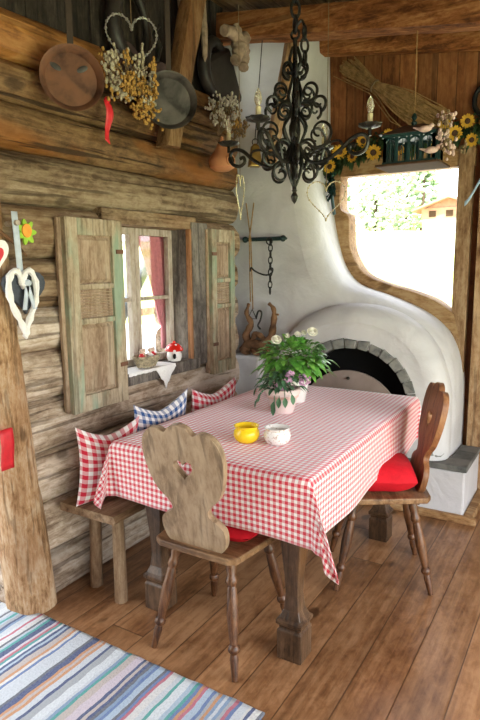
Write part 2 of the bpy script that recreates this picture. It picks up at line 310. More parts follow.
# ------------------------------------------------------------------ mesh builder
ORG = {}
class MB:
    def __init__(s): s.v = []; s.f = []; s.uv = []; s.seed = []; s.cs = 0.0
    def add(s, vs, fs, uvs=None, seed=None):
        o = len(s.v); s.v += [Vector(p) for p in vs]
        s.seed += [s.cs if seed is None else seed] * len(vs)
        s.uv += uvs if uvs else [(0, 0)] * len(vs)
        s.f += [tuple(i + o for i in f) for f in fs]
        return o
    def box(s, lo, hi, rot=None, piv=None, seed=None):
        a, b_ = Vector(lo), Vector(hi)
        vs = [Vector((x, y, z)) for x in (a.x, b_.x) for y in (a.y, b_.y) for z in (a.z, b_.z)]
        if rot is not None:
            p = Vector(piv) if piv is not None else (a + b_) / 2
            vs = [p + rot @ (q - p) for q in vs]
        s.add(vs, [(0, 1, 3, 2), (4, 6, 7, 5), (0, 4, 5, 1), (2, 3, 7, 6), (0, 2, 6, 4), (1, 5, 7, 3)], seed=seed)
        return s
    def tube(s, pts, r, n=8, closed=False, flat=None, cap=True, seed=None):
        pts = [Vector(p) for p in pts]; k = len(pts)
        rs = r if isinstance(r, (list, tuple)) else [r] * k
        T = []
        for i in range(k):
            a = pts[(i - 1) % k] if (closed or i > 0) else pts[i]
            c = pts[(i + 1) % k] if (closed or i < k - 1) else pts[i]
            t = c - a; T.append(t.normalized() if t.length > 1e-9 else Vector((0, 0, 1)))
        u = T[0].orthogonal().normalized()
        if flat is not None: u = (Vector(flat) - T[0] * T[0].dot(Vector(flat)))
        u = u.normalized() if u.length > 1e-6 else T[0].orthogonal().normalized()
        vs = []
        for i in range(k):
            if flat is not None:
                q = Vector(flat) - T[i] * T[i].dot(Vector(flat))
                if q.length > 1e-4: u = q.normalized()
            else: u = (u - T[i] * T[i].dot(u)).normalized()
            w_ = T[i].cross(u)
            for j in range(n):
                a = 2 * PI * j / n
                vs.append(pts[i] + (u * math.cos(a) + w_ * math.sin(a)) * rs[i])
        fs = []
        for i in range(k if closed else k - 1):
            for j in range(n):
                fs.append((i * n + j, i * n + (j + 1) % n, ((i + 1) % k) * n + (j + 1) % n, ((i + 1) % k) * n + j))
        if cap and not closed: fs += [tuple(range(n))[::-1], tuple((k - 1) * n + j for j in range(n))]
        s.add(vs, fs, seed=seed); return s
    def lathe(s, prof, cen, n=20, mat=None, rib=None):
        c = Vector(cen); vs = []; fs = []; k = len(prof)
        for (r, z) in prof:
            for j in range(n):
                a = 2 * PI * j / n; rr = r * (1 + (rib[1] * math.cos(rib[0] * a) if rib else 0))
                p = Vector((rr * math.cos(a), rr * math.sin(a), z))
                vs.append(c + (mat @ p if mat else p))
        for i in range(k - 1):
            for j in range(n): fs.append((i * n + j, i * n + (j + 1) % n, (i + 1) * n + (j + 1) % n, (i + 1) * n + j))
        if prof[0][0] > 1e-4: fs.append(tuple(range(n))[::-1])
        if prof[-1][0] > 1e-4: fs.append(tuple((k - 1) * n + j for j in range(n)))
        s.add(vs, fs); return s
    def ball(s, cen, r, n=8, m=5, sc=(1, 1, 1), mat=None, seed=None):
        c = Vector(cen); vs = []; fs = []
        for i in range(m + 1):
            th = PI * i / m
            for j in range(n):
                a = 2 * PI * j / n
                p = Vector((math.sin(th) * math.cos(a) * sc[0], math.sin(th) * math.sin(a) * sc[1], math.cos(th) * sc[2])) * r
                vs.append(c + (mat @ p if mat else p))
        for i in range(m):
            for j in range(n): fs.append((i * n + j, (i + 1) * n + j, (i + 1) * n + (j + 1) % n, i * n + (j + 1) % n))
        s.add(vs, fs, seed=seed); return s
    def prism(s, outline, d0, d1, plane='xz', holes=None, xf=None, bev=0.0):
        """outline 2D list, extruded from d0 to d1 on the axis left over; one optional hole"""
        def P(u, v, d):
            p = {'xz': (u, d, v), 'yz': (d, u, v), 'xy': (u, v, d)}[plane]; p = Vector(p)
            return xf @ p if xf else p
        from mathutils.geometry import tessellate_polygon
        loops = [outline] + (holes or [])
        tri = tessellate_polygon([[Vector((a, c, 0)) for a, c in lp] for lp in loops])
        flat = [p for lp in loops for p in lp]; n = len(flat)
        vs = [P(a, c, d0) for a, c in flat] + [P(a, c, d1) for a, c in flat]
        fs = [tuple(t) for t in tri] + [tuple(i + n for i in reversed(t)) for t in tri]
        o = 0
        for lp in loops:
            k = len(lp)
            for i in range(k): fs.append((o + i, o + (i + 1) % k, n + o + (i + 1) % k, n + o + i))
            o += k
        s.add(vs, fs); return s
    def grid(s, fn, nu, nv, uvf=None, closeu=False, seed=None):
        vs = []; uvs = []
        for i in range(nu + (0 if closeu else 1)):
            for j in range(nv + 1):
                u, v = i / nu, j / nv
                vs.append(fn(u, v)); uvs.append(uvf(u, v) if uvf else (u, v))
        fs = []; k = nv + 1
        for i in range(nu):
            ii = (i + 1) % nu if closeu else i + 1
            for j in range(nv): fs.append((i * k + j, ii * k + j, ii * k + j + 1, i * k + j + 1))
        s.add(vs, fs, uvs, seed=seed); return s
    def build(s, name, mat, parent=None, smooth=True, bev=0.0, loc=None, sub=0, solid=0.0, auto=40):
        me = bpy.data.meshes.new(name)
        org = Vector((0, 0, 0))
        if parent is not None: org = ORG.get(parent.name, org)
        if loc is not None: org = Vector(loc)
        me.from_pydata([v - org for v in s.v], [], s.f)
        import bmesh
        a = me.attributes.new('seed', 'FLOAT', 'POINT'); a.data.foreach_set('value', s.seed)
        uvl = me.uv_layers.new(name='UVMap')
        for lp in me.loops: uvl.data[lp.index].uv = s.uv[lp.vertex_index]
        bm = bmesh.new(); bm.from_mesh(me); bmesh.ops.recalc_face_normals(bm, faces=bm.faces); bm.to_mesh(me); bm.free()
        me.materials.append(M[mat] if isinstance(mat, str) else mat)
        if smooth:
            for p in me.polygons: p.use_smooth = True
            me.set_sharp_from_angle(angle=math.radians(auto))
        o = bpy.data.objects.new(name, me); C.objects.link(o)
        if parent is not None: o.parent = parent
        elif loc is not None: o.location = loc
        ORG[o.name] = org
        if solid:
            md = o.modifiers.new('solid', 'SOLIDIFY'); md.thickness = solid; md.offset = 0
        if bev:
            md = o.modifiers.new('bevel', 'BEVEL'); md.width = bev; md.segments = 2; md.limit_method = 'ANGLE'; md.angle_limit = math.radians(50)
        if sub:
            md = o.modifiers.new('sub', 'SUBSURF'); md.levels = sub; md.render_levels = sub
        return o
def tag(o, label, cat, group=None, kind=None):
    o['label'] = label; o['category'] = cat
    if group: o['group'] = group
    if kind: o['kind'] = kind
    return o
def thing(name, label, cat, loc=(0, 0, 0), group=None):
    o = bpy.data.objects.new(name, None); C.objects.link(o); o.location = loc
    o.empty_display_size = 0.05
    ORG[o.name] = Vector(loc)
    return tag(o, label, cat, group)
def struct(o): o['kind'] = 'structure'; return o
def copy_tree(o, parent=None):
    c = o.copy(); C.objects.link(c); c.parent = parent
    for ch in list(o.children): copy_tree(ch, c)
    return c
def nz(p, s=1.0): return noise.noise(Vector(p) * s)
def catmull(pts, n=6, closed=False):
    pts = [Vector(p) if len(p) == 3 else Vector((p[0], p[1], 0)) for p in pts]; out = []; k = len(pts)
    rng = range(k) if closed else range(k - 1)
    for i in rng:
        if closed: p0, p1, p2, p3 = pts[(i - 1) % k], pts[i], pts[(i + 1) % k], pts[(i + 2) % k]
        else: p0, p1, p2, p3 = pts[max(i - 1, 0)], pts[i], pts[i + 1], pts[min(i + 2, k - 1)]
        for j in range(n):
            t = j / n
            out.append(0.5 * ((2 * p1) + (p2 - p0) * t + (2 * p0 - 5 * p1 + 4 * p2 - p3) * t * t + (3 * p1 - p0 - 3 * p2 + p3) * t ** 3))
    if not closed: out.append(pts[-1].copy())
    return out
def c2(pts, n=6, closed=False): return [(p.x, p.y) for p in catmull(pts, n, closed)]
def heart(cx, cz, w_, h_, n=28):
    out = []
    for i in range(n):
        t = 2 * PI * i / n
        x = 16 * math.sin(t) ** 3; z = 13 * math.cos(t) - 5 * math.cos(2 * t) - 2 * math.cos(3 * t) - math.cos(4 * t)
        out.append((cx + x / 32 * w_, cz + (z + 2.5) / 29 * h_))
    return out

# ------------------------------------------------------------------ SETTING
mb = MB(); mb.box((-2.9, -1.6, -0.06), (1.3, 4.05, 0)); struct(mb.build('floor', 'floor', smooth=False))

def log(mb, y0, y1, z0, z1, xc=-2.15, rx=0.15, seed=0.0):
    nu = max(6, int((y1 - y0) / 0.05)); nv = 18; h = (z1 - z0) / 2 + 0.006; zc = (z0 + z1) / 2
    def fn(u, v):
        y = y0 + (y1 - y0) * u; a = 2 * PI * v
        c, s_ = math.cos(a), math.sin(a)
        ex = 0.5
        x = abs(c) ** ex * (1 if c > 0 else -1); z = abs(s_) ** 0.8 * (1 if s_ > 0 else -1)
        k = 1 + 0.09 * nz((y * 1.3, c * 1.5 + seed * 9, s_ * 1.5)) + 0.05 * nz((y * 5, c * 3 + seed * 9, s_ * 6)) + 0.03 * nz((y * 14, seed * 9, s_ * 12))
        return Vector((xc + rx * x * k, y, zc + h * z + 0.014 * nz((y * 1.1, seed * 5, 0)) * abs(z)))
    o = len(mb.v); mb.grid(fn, nu, nv, seed=seed)
    mb.add([mb.v[o + j] for j in range(nv)], [tuple(range(nv))], seed=seed + 0.3)
    e = o + nu * (nv + 1); mb.add([mb.v[e + j] for j in range(nv)], [tuple(range(nv))[::-1]], seed=seed + 0.3)
SE = [0.0, 0.22, 0.46, 0.69, 0.92, 1.14, 1.33, 1.54, 1.76, 1.97, 2.15, 2.31, 2.50]
grey, midl, brown, orange = MB(), MB(), MB(), MB()
for i in range(12):
    z0, z1 = SE[i], SE[i + 1]; sd_ = (i * 0.377) % 1
    tgt = grey if i < 6 else midl if i < 9 else (orange if i == 11 else brown)
    ys = 1.50 if i < 9 else -1.5
    ye = 3.245 + 0.03 * nz((i * 3.1, 0, 0)) + 0.02
    if 4 <= i <= 7:
        log(tgt, ys, 2.07, z0, z1, seed=sd_); log(tgt, 2.765, ye, z0, z1, seed=sd_ + 0.1)
    elif i == 11:
        log(orange, ys, 2.12, z0, z1, seed=sd_); log(brown, 2.12, ye, z0, z1, seed=sd_ + 0.1)
    else: log(tgt, ys, ye, z0, z1, seed=sd_)
struct(grey.build('wall_left', 'log_grey')); struct(midl.build('wall_left_middle', 'log_mid'))
struct(brown.build('wall_left_upper', 'log_brown')); struct(orange.build('wall_left_plank', 'log_orange'))
mb = MB()
y = -1.5
while y < 3.2:
    wd = 0.16 + 0.05 * random.random(); mb.box((-2.14, y, 2.47), (-2.06 - 0.02 * random.random(), min(y + wd - 0.006, 3.22), 3.06), seed=random.random()); y += wd
struct(mb.build('wall_left_gable', 'dark_board', smooth=False))
# lower wall beyond the doorway (towards the camera), pale boards outside the frame
mb = MB()
for i in range(9): mb_seed = i * 0.21; log(mb, -1.5, 0.35, SE[i], SE[i + 1], seed=mb_seed)
struct(mb.build('wall_left_near', 'log_grey'))
# corner post
mb = MB()
def fn(u, v):
    a = 2 * PI * v; z = 2.0 * u
    k = 1 + 0.05 * nz((math.cos(a) * 2, math.sin(a) * 2, z * 3)) + 0.12 * max(0, 1 - z / 0.9) ** 1.3
    ccx = -2.075 + 0.0 * z; ccy = 1.575 - 0.135 * (z / 2)
    r = (0.086 - 0.006 * z) * k
    sx_ = abs(math.cos(a)) ** 0.75 * (1 if math.cos(a) > 0 else -1); sy_ = abs(math.sin(a)) ** 0.75 * (1 if math.sin(a) > 0 else -1)
    return Vector((ccx + r * 1.1 * sx_, ccy + r * sy_, z))
mb.grid(fn, 40, 20); struct(mb.build('trim_1', 'post_wood'))

# back wall (boards) with the curved window opening
OPN = [(-1.564, 2.10), (-1.564, 1.886), (-1.504, 1.828), (-1.492, 1.642), (-1.445, 1.516), (-1.363, 1.426), (-1.208, 1.364), (-1.04, 1.319), (-0.893, 1.262), (-0.778, 1.182)]
mb = MB(); mb.box((-2.9, 3.98, 2.10), (1.3, 4.04, 3.05)); mb.box((-0.72, 3.98, 0), (1.3, 4.04, 2.10)); mb.box((-2.9, 3.98, 0), (-1.66, 4.04, 2.1))
struct(mb.build('wall_back', 'backboards', smooth=False))
# header rail and posts of the window
mb = MB(); mb.box((-1.66, 3.93, 2.095), (-0.70, 4.02, 2.20), seed=0.4); struct(mb.build('trim_2', 'frame_wood_x', smooth=False, bev=0.004))
mb = MB(); mb.box((-0.795, 3.92, 0.33), (-0.705, 4.03, 2.22), seed=0.2); struct(mb.build('trim_3', 'frame_wood', smooth=False, bev=0.006))
mb = MB(); mb.box((-0.66, 3.90, 0.0), (-0.50, 3.98, 2.20), seed=0.7); mb.box((-0.49, 3.90, 0.0), (-0.32, 3.98, 2.20), seed=0.9); struct(mb.build('trim_4', 'frame_wood', smooth=False, bev=0.004))
mb = MB()
inner = c2(OPN, 5); OUT = [(-1.66, 2.10), (-1.61, 1.95), (-1.588, 1.83), (-1.575, 1.69), (-1.51, 1.49), (-1.40, 1.365), (-1.195, 1.295), (-0.976, 1.206), (-0.831, 1.115), (-0.74, 1.03)]
outer = c2(OUT, 5)
k = len(inner)
def fr(u, v):
    i = min(int(u * (k - 1) + 0.5), k - 1)
    a, c_ = Vector((inner[i][0], 0, inner[i][1])), Vector((outer[i][0], 0, outer[i][1]))
    d = (c_ - a).normalized(); rr = [(a, 4.05), (a, 3.92), (a + d * 0.008, 3.912), (c_ + d * 0.02, 3.912), (c_ + d * 0.06, 3.96), (c_ + d * 0.06, 4.05)]
    q, yy = rr[int(round(v * 5)) % 6]
    return Vector((q.x, yy + 0.004 * nz((q.x * 9, 0, q.z * 9)), q.z))
mb.grid(fr, k - 1, 5); struct(mb.build('window_frame_curved', 'frame_wood_x', auto=50)).name = 'window_1'

# roof: sloped board ceiling and beams
def roofz(x): return 2.985 - 0.147 * (x + 1.7)
mb = MB(); mb.add([(-2.9, -1.6, roofz(-2.9)), (1.4, -1.6, roofz(1.4)), (1.4, 4.2, roofz(1.4)), (-2.9, 4.2, roofz(-2.9)), (-2.9, -1.6, roofz(-2.9) + 0.05), (1.4, -1.6, roofz(1.4) + 0.05), (1.4, 4.2, roofz(1.4) + 0.05), (-2.9, 4.2, roofz(-2.9) + 0.05)],
   [(0, 1, 2, 3), (7, 6, 5, 4), (0, 4, 5, 1), (1, 5, 6, 2), (2, 6, 7, 3), (3, 7, 4, 0)])
struct(mb.build('ceiling', 'ceil', smooth=False))
def rbeam(y, wd, ht, x0=-2.7, x1=1.35, seed=0.0, dz=0.0):
    mb = MB()
    def fn(u, v):
        x = x0 + (x1 - x0) * u; a = 2 * PI * v + PI / 4
        c, s_ = math.cos(a), math.sin(a)
        sx_ = max(-0.8, min(0.8, c)) / 0.8; sz_ = max(-0.8, min(0.8, s_)) / 0.8
        k = 1 + 0.16 * nz((x * 2.2, seed * 9 + c, s_)) + 0.07 * nz((x * 9, seed * 9 + c * 2, s_ * 2))
        return Vector((x, y + wd / 2 * sx_ * k, roofz(x) - ht / 2 + ht / 2 * sz_ * (k if s_ < 0 else 1) - 0.004 - dz))
    mb.grid(fn, 70, 16, seed=seed)
    return struct(mb.build('ceiling_beam', 'beam'))
rbeam(3.22, 0.15, 0.155, seed=0.2, dz=0.035).name = 'trim_5'; rbeam(3.86, 0.11, 0.10, x0=-1.72, seed=0.5).name = 'trim_6'; rbeam(0.6, 0.15, 0.15, seed=0.8).name = 'trim_7'
# skirting
mb = MB(); mb.box((-1.95, 3.395, 0.0), (-0.50, 3.428, 0.045), seed=0.3); mb.box((-0.572, 3.43, 0.0), (-0.52, 3.90, 0.05), seed=0.6)
struct(mb.build('baseboard_back', 'frame_wood_x', smooth=False, bev=0.006))

# unseen right wall with a wide opening and rear wall, added to cut daylight
mb = MB(); mb.box((1.3, -1.6, 1.95), (1.36, 4.04, 2.7)); mb.box((1.3, 3.0, 0), (1.36, 4.04, 1.95)); mb.box((1.3, -1.6, 0), (1.36, -0.9, 1.95)); struct(mb.build('light_block_right', 'backboards', smooth=False))
mb = MB(); mb.box((-2.9, -1.66, 0), (1.3, -1.6, 3.1)); struct(mb.build('light_block_near', 'backboards', smooth=False))

mb = MB(); mb.box((-2.66, 3.31, 0), (-2.60, 4.04, 3.1)); mb.box((-2.60, 3.31, 0), (-2.26, 3.36, 3.1)); struct(mb.build('light_block_corner', 'dark_board', smooth=False))  # unseen boards added to stop skylight leaking onto the hood

# left window: recess, sash, sill
mb = MB()
mb.box((-2.30, 2.05, 0.90), (-1.985, 2.80, 0.965), seed=0.1)
struct(mb.build('window_sill', 'jamb', smooth=False, bev=0.008)).name = 'trim_8'
mb = MB()
mb.box((-2.20, 2.73, 0.965), (-2.005, 2.762, 1.705), seed=0.3)
mb.box((-2.30, 2.055, 0.965), (-2.005, 2.085, 1.705), seed=0.8)
mb.box((-2.02, 2.745, 0.92), (-1.988, 2.90, 1.745), seed=0.7)
mb2 = MB(); mb2.box((-2.30, 2.05, 1.705), (-1.998, 2.80, 1.775), seed=0.5); struct(mb2.build('trim_11', 'log_mid', smooth=False, bev=0.006))
win = struct(mb.build('window_2', 'jamb', smooth=False, bev=0.004))
mb = MB(); mb.box((-2.02, 2.727, 0.965), (-1.992, 2.742, 1.705)); mb.build('jamb_edge', 'jamb_orange', win, smooth=False)
def sash(y0, y1):
    mb = MB(); x0, x1 = -2.155, -2.12; t = 0.036
    mb.box((x0, y0, 0.968), (x1, y0 + t, 1.703)); mb.box((x0, y1 - t, 0.968), (x1, y1, 1.703))
    mb.box((x0 + .001, y0 + t, 0.968), (x1 - .001, y1 - t, 1.005)); mb.box((x0 + .001, y0 + t, 1.665), (x1 - .001, y1 - t, 1.703)); mb.box((x0 + .004, y0 + t, 1.315), (x1 - .004, y1 - t, 1.335))
    s_ = mb.build('sash', 'sash', win, smooth=False, bev=0.003)
    mb = MB(); mb.box((-2.139, y0 + t, 1.005), (-2.136, y1 - t, 1.665)); mb.build('pane', 'glass', s_, smooth=False)
sash(2.085, 2.404); sash(2.406, 2.728)

# ------------------------------------------------------------------ OUTDOORS
def hill(x, y): 
    t = max(0.0, min(1.0, (y - 14) / 50)); return -0.35 + 5.2 * t * t * (3 - 2 * t) + 0.25 * nz((x * .08, y * .08, 0)) * t
mb = MB(); mb.grid(lambda u, v: Vector((-120 + 240 * u, -60 + 220 * v, hill(-120 + 240 * u, -60 + 220 * v))), 80, 110); struct(mb.build('ground', 'meadow'))
mb = MB(); mb.box((-30, 4.3, -0.34), (30, 14, -0.30)); struct(mb.build('path', 'gravel', smooth=False))
mb = MB(); mb.box((-14, -6, -0.34), (-3.0, 4.3, -0.30)); struct(mb.build('yard', 'gravel', smooth=False))
def tree(x, y, h, wd, lab, leaf, conic=0.5):
    t = thing('tree', lab, 'tree', (x, y, hill(x, y)), 'trees across the meadow'); g = hill(x, y)
    mb = MB(); mb.tube([(x, y, g), (x + .1, y, g + h * 0.4), (x, y, g + h * 0.8)], [0.25, 0.18, 0.05], 8); mb.build('trunk', 'trunk', t)
    mb = MB(); rnd = random.Random(int(x * 17 + y))
    for i in range(620):
        f = rnd.random(); z = g + h * (0.06 + 0.94 * f); rr = wd * (1 - conic * f) * math.sqrt(max(0.02, 1 - (2 * f - 1) ** 4)) * rnd.uniform(0.45, 1)
        a = rnd.uniform(0, 2 * PI); s_ = wd * rnd.uniform(0.07, 0.16)
        c = Vector((x + rr * math.cos(a), y + rr * math.sin(a), z)); 
        q = Matrix.Rotation(rnd.uniform(0, PI), 3, 'X') @ Matrix.Rotation(rnd.uniform(0, PI), 3, 'Z')
        mb.ball(c, s_, 5, 3, (1, 1, 0.5), q)
    mb.build('foliage', leaf, t, smooth=False)
for i, (x, y, h, wd, lab, leaf, cn) in enumerate([
        (-28.5, 70, 11.0, 2.7, 'tall pale conifer at the left side of the big window view', 'tree_leaf', 0.75),
        (-22.9, 68, 8.6, 2.7, 'broad green tree second from the left in the big window view', 'tree_leaf_pale', 0.35),
        (-17.2, 67, 11.5, 2.7, 'tallest conifer in the middle of the big window view', 'tree_leaf', 0.75),
        (-21.8, 77, 10.0, 2.6, 'round pale tree standing behind the tallest conifer', 'tree_leaf_pale', 0.35),
        (-34.5, 72, 12.0, 2.9, 'leafy tree mostly hidden by the chimney side of the big window', 'tree_leaf_pale', 0.4),
        (-11.0, 76, 13.0, 3.0, 'conifer rising behind the far house', 'tree_leaf', 0.7)]): tree(x, y, h, wd, lab, leaf, cn)
hx, hy, hz = -11.9, 58, hill(-11.9, 58) - 0.1
hs = thing('house', 'distant timber house with reddish roof at right of the big window view', 'house', (hx, hy, hz))
mb = MB(); mb.box((hx - 2.4, hy - 2, hz), (hx + 2.4, hy + 2, hz + 1.0)); mb.build('wall', 'house_wall', hs, smooth=False)
mb = MB(); mb.box((hx - 2.5, hy - 2.1, hz + 1.0), (hx + 2.5, hy + 2.1, hz + 2.0)); mb.build('upper_storey', 'house_wood', hs, smooth=False)
mb = MB(); mb.prism([(hx - 3.2, hz + 1.85), (hx, hz + 3.0), (hx + 3.2, hz + 1.85), (hx + 3.2, hz + 1.7), (hx, hz + 2.8), (hx - 3.2, hz + 1.7)], hy - 3, hy + 3); mb.prism([(hx - 2.5, hz + 1.9), (hx, hz + 2.8), (hx + 2.5, hz + 1.9)], hy - 2, hy + 2); mb.build('roof', 'house_roof', hs, smooth=False)
for q in (-1.8, -0.3, 1.2):
    mb = MB(); mb.box((hx + q, hy - 2.16, hz + 1.2), (hx + q + .6, hy - 2.1, hz + 1.75)); mb.build('window', 'seed_brown', hs, smooth=False)
# grey pipe outside the left window
mb = MB(); mb.tube([(-3.1, 2.9, 0.6), (-3.1, 3.75, 1.62)], 0.045, 12)
mb.tube([(-3.1, 2.95, -0.30), (-3.1, 2.95, 0.68)], 0.04, 10)
tag(mb.build('leaning_pipe', 'steel', loc=(-3.1, 2.95, -0.3)), 'grey leaning pipe seen outside through the small window', 'pipe')
fe = thing('rail_fence', 'low wooden rail fence outside beyond the small window', 'fence', (-6.0, 6.5, -0.3))
mb = MB(); mb.box((-6.03, 3.0, 0.75), (-5.97, 12.0, 0.86)); mb.build('rail', 'frame_wood', fe, smooth=False)
for yy in (3.4, 5.6, 7.8, 10.0, 11.9):
    mb = MB(); mb.box((-6.10, yy, -0.3), (-6.03, yy + .09, 0.95)); mb.build('post', 'frame_wood', fe, smooth=False)

# ------------------------------------------------------------------ PLASTER STOVE
st = thing('plaster_stove', 'white plastered stove with sweeping chimney hood and arched fire opening in corner', 'stove', (-1.3, 3.44, 0))
def rounded_slab(mb, prof, yb, yf, r, left=None, fan=None, hole=None):
    """prof = silhouette polyline (x,z) ordered; side surface from yb to yf with a rounded front edge"""
    P = [Vector((a, 0, c)) for a, c in prof]; k = len(P); NR = []
    for i in range(k):
        t = (P[min(i + 1, k - 1)] - P[max(i - 1, 0)]).normalized(); NR.append(Vector((-t.z, 0, t.x)) * -1)
    rows = []
    for q in [(0, yb), (0, (yb + yf + r) / 2)] + [(r * (1 - math.cos(a)), yf + r * (1 - math.sin(a))) for a in [PI / 2 * j / 7 for j in range(8)]]:
        rows.append([P[i] + NR[i] * q[0] + Vector((0, q[1] + 0.012 * nz((P[i].x * 3 + q[1], 5, P[i].z * 3)), 0)) for i in range(k)])
    n = len(rows); vs = [p for r_ in rows for p in r_]; fs = [(j * k + i, j * k + i + 1, (j + 1) * k + i + 1, (j + 1) * k + i) for j in range(n - 1) for i in range(k - 1)]
    mb.add(vs, fs); inner = rows[-1]
    if left is not None:
        def fn(u, v):
            i = min(int(round(u * (k - 1))), k - 1); a = inner[i]; x = a.x + (left - a.x) * v
            return Vector((x, a.y if v == 0 else yf + 0.012 * nz((x * 3, yf, a.z * 3)), a.z))
        f0 = len(mb.f); mb.grid(fn, k - 1, 28)
        def keep(f):
            c_ = sum((mb.v[i] for i in f), Vector()) / len(f); return not (-1.73 < c_.x < -0.85 and c_.z < 1.03)
        mb.f = mb.f[:f0] + [f for f in mb.f[f0:] if keep(f)]
    if hole is not None:
        H = hole
        def fn(u, v):
            i = min(int(round(u * (k - 1))), k - 1); a = inner[i]; c_ = Vector((H[i][0], yf, H[i][1]))
            p = a.lerp(c_, v); p.y = (a.y * (1 - v) + yf * v) + (0.010 * nz((p.x * 3, yf, p.z * 3)) if 0 < v < 1 else 0)
            return p
        mb.grid(fn, k - 1, 10)
HP = [(-1.69, 3.0), (-1.68, 2.7), (-1.67, 2.3), (-1.65, 2.05), (-1.615, 1.87), (-1.578, 1.69), (-1.512, 1.49), (-1.40, 1.365), (-1.195, 1.295), (-0.976, 1.206), (-0.831, 1.105), (-0.745, 0.97), (-0.705, 0.80), (-0.695, 0.6), (-0.695, 0.30), (-0.695, 0.0)]
mb = MB(); rounded_slab(mb, c2(HP, 5), 4.0, 3.56, 0.13, left=-2.9)
mb.build('hood', 'plaster', st, auto=80)
DP = [(-1.97, 0.0), (-1.96, 0.33), (-1.93, 0.6), (-1.86, 0.88), (-1.71, 1.10), (-1.53, 1.215), (-1.31, 1.255), (-1.1, 1.23), (-0.93, 1.15), (-0.80, 1.02), (-0.73, 0.86), (-0.70, 0.7), (-0.697, 0.33), (-0.697, 0.0)]
prof = c2(DP, 5)[::1]; k = len(prof)
hole = []
for i in range(k):
    u = i / (k - 1)
    # jambs then arch
    if u < 0.2: hole.append((-1.66, 0.36 + (0.66 - 0.36) * u / 0.2))
    elif u > 0.8: hole.append((-0.92, 0.66 - (0.66 - 0.36) * (u - 0.8) / 0.2))
    else:
        a = PI - PI * (u - 0.2) / 0.6; hole.append((-1.29 + 0.37 * math.cos(a), 0.66 + 0.335 * math.sin(a)))
mb = MB(); rounded_slab(mb, prof, 3.6, 3.44, 0.11, hole=hole)
mb.box((-1.66, 3.441, 0.0), (-0.92, 3.78, 0.36))
mb.build('oven_body', 'plaster', st, auto=80)
mb = MB(); mb.box((-1.70, 3.56, 0.36), (-0.88, 3.84, 1.04)); 
mb = MB(); mb.add([(-1.72, 3.77, 0.3), (-0.86, 3.77, 0.3), (-0.86, 3.77, 1.05), (-1.72, 3.77, 1.05), (-1.72, 3.80, 0.3), (-0.86, 3.80, 0.3), (-0.86, 3.80, 1.05), (-1.72, 3.80, 1.05)], [(0, 1, 2, 3), (4, 5, 6, 7), (0, 1, 5, 4), (2, 3, 7, 6)])
mb.build('fire_chamber', 'black', st, smooth=False)
# soot-dark chamber lining
mb = MB()
mb.grid(lambda u, v: Vector((hole[int(round(u * (len(hole) - 1)))][0], 3.445 + v * 0.33, hole[int(round(u * (len(hole) - 1)))][1])), len(hole) - 1, 2)
mb.build('chamber_lining', 'black', st)
for j in range(15):
    a = PI - PI * (j + 0.5) / 15; mb = MB(); rnd = random.Random(j)
    wv = 0.056 + rnd.uniform(-0.006, 0.004)
    p = [(-wv * 0.62, -0.012), (wv * 0.62, -0.012), (wv * 0.74, 0.045 + rnd.uniform(-.008, .008)), (-wv * 0.74, 0.045 + rnd.uniform(-.008, .008))]
    ca, sa = math.cos(a - PI / 2), math.sin(a - PI / 2)
    cxx, czz = -1.29 + 0.37 * math.cos(a), 0.66 + 0.335 * math.sin(a)
    p = [(cxx + ca * u - sa * v, czz + sa * u + ca * v) for u, v in p]
    mb.prism(p, 3.425 + rnd.uniform(-.004, .006), 3.60); mb.build('arch_stone', 'arch_stone', st, smooth=False, bev=0.006)
mb = MB()
lid = [(-1.63, 0.37)] + [(-1.31 + 0.335 * math.cos(PI - PI * i / 20) * 1.0, 0.52 + 0.315 * math.sin(PI - PI * i / 20)) for i in range(21)] + [(-0.975, 0.37)]
mb.prism(lid, 3.475, 3.495); ld = mb.build('fire_door', 'lid', st, smooth=False, bev=0.003)
mb = MB(); mb.ball((-1.315, 3.468, 0.785), 0.011, 10, 6); mb.build('knob', 'iron', ld)
# plinth/ledge left
mb = MB()
mb.box((-2.9, 3.40, 0.0), (-1.93, 3.62, 0.885)); mb.build('ledge', 'plaster', st, smooth=False, bev=0.02)
# hearth bench to the right
mb = MB(); mb.box((-1.93, 3.43, 0.0), (-0.575, 3.90, 0.30)); hb = mb.build('hearth_block', 'plaster', st, smooth=False, bev=0.012)
mb = MB()
for i, (x0, x1, y0, y1) in enumerate([(-0.93, -0.57, 3.425, 3.60), (-0.69, -0.57, 3.605, 3.75), (-0.69, -0.57, 3.755, 3.90)]):
    mb.box((x0, y0, 0.30), (x1 + 0.004, y1, 0.335 - 0.004 * i), seed=i * 0.3)
mb.build('slab', 'stone', hb, smooth=False, bev=0.006)
mb = MB(); mb.grid(lambda u, v: Vector((-0.80 + 0.075 * math.sin(PI * v) * math.cos(2 * PI * u) * (1 + .4 * nz((u * 6, v * 5, 1))), 3.50 + 0.055 * math.sin(PI * v) * math.sin(2 * PI * u), 0.375 + 0.05 * math.cos(PI * v) * (1 + .3 * nz((math.cos(6.28 * u) * 2, v * 5, 4))))), 16, 10, closeu=True)
tag(mb.build('rough_stone', 'arch_stone', loc=(-0.80, 3.50, 0.33), auto=25), 'rough grey stone lump lying on the slab right of the stove', 'stone')

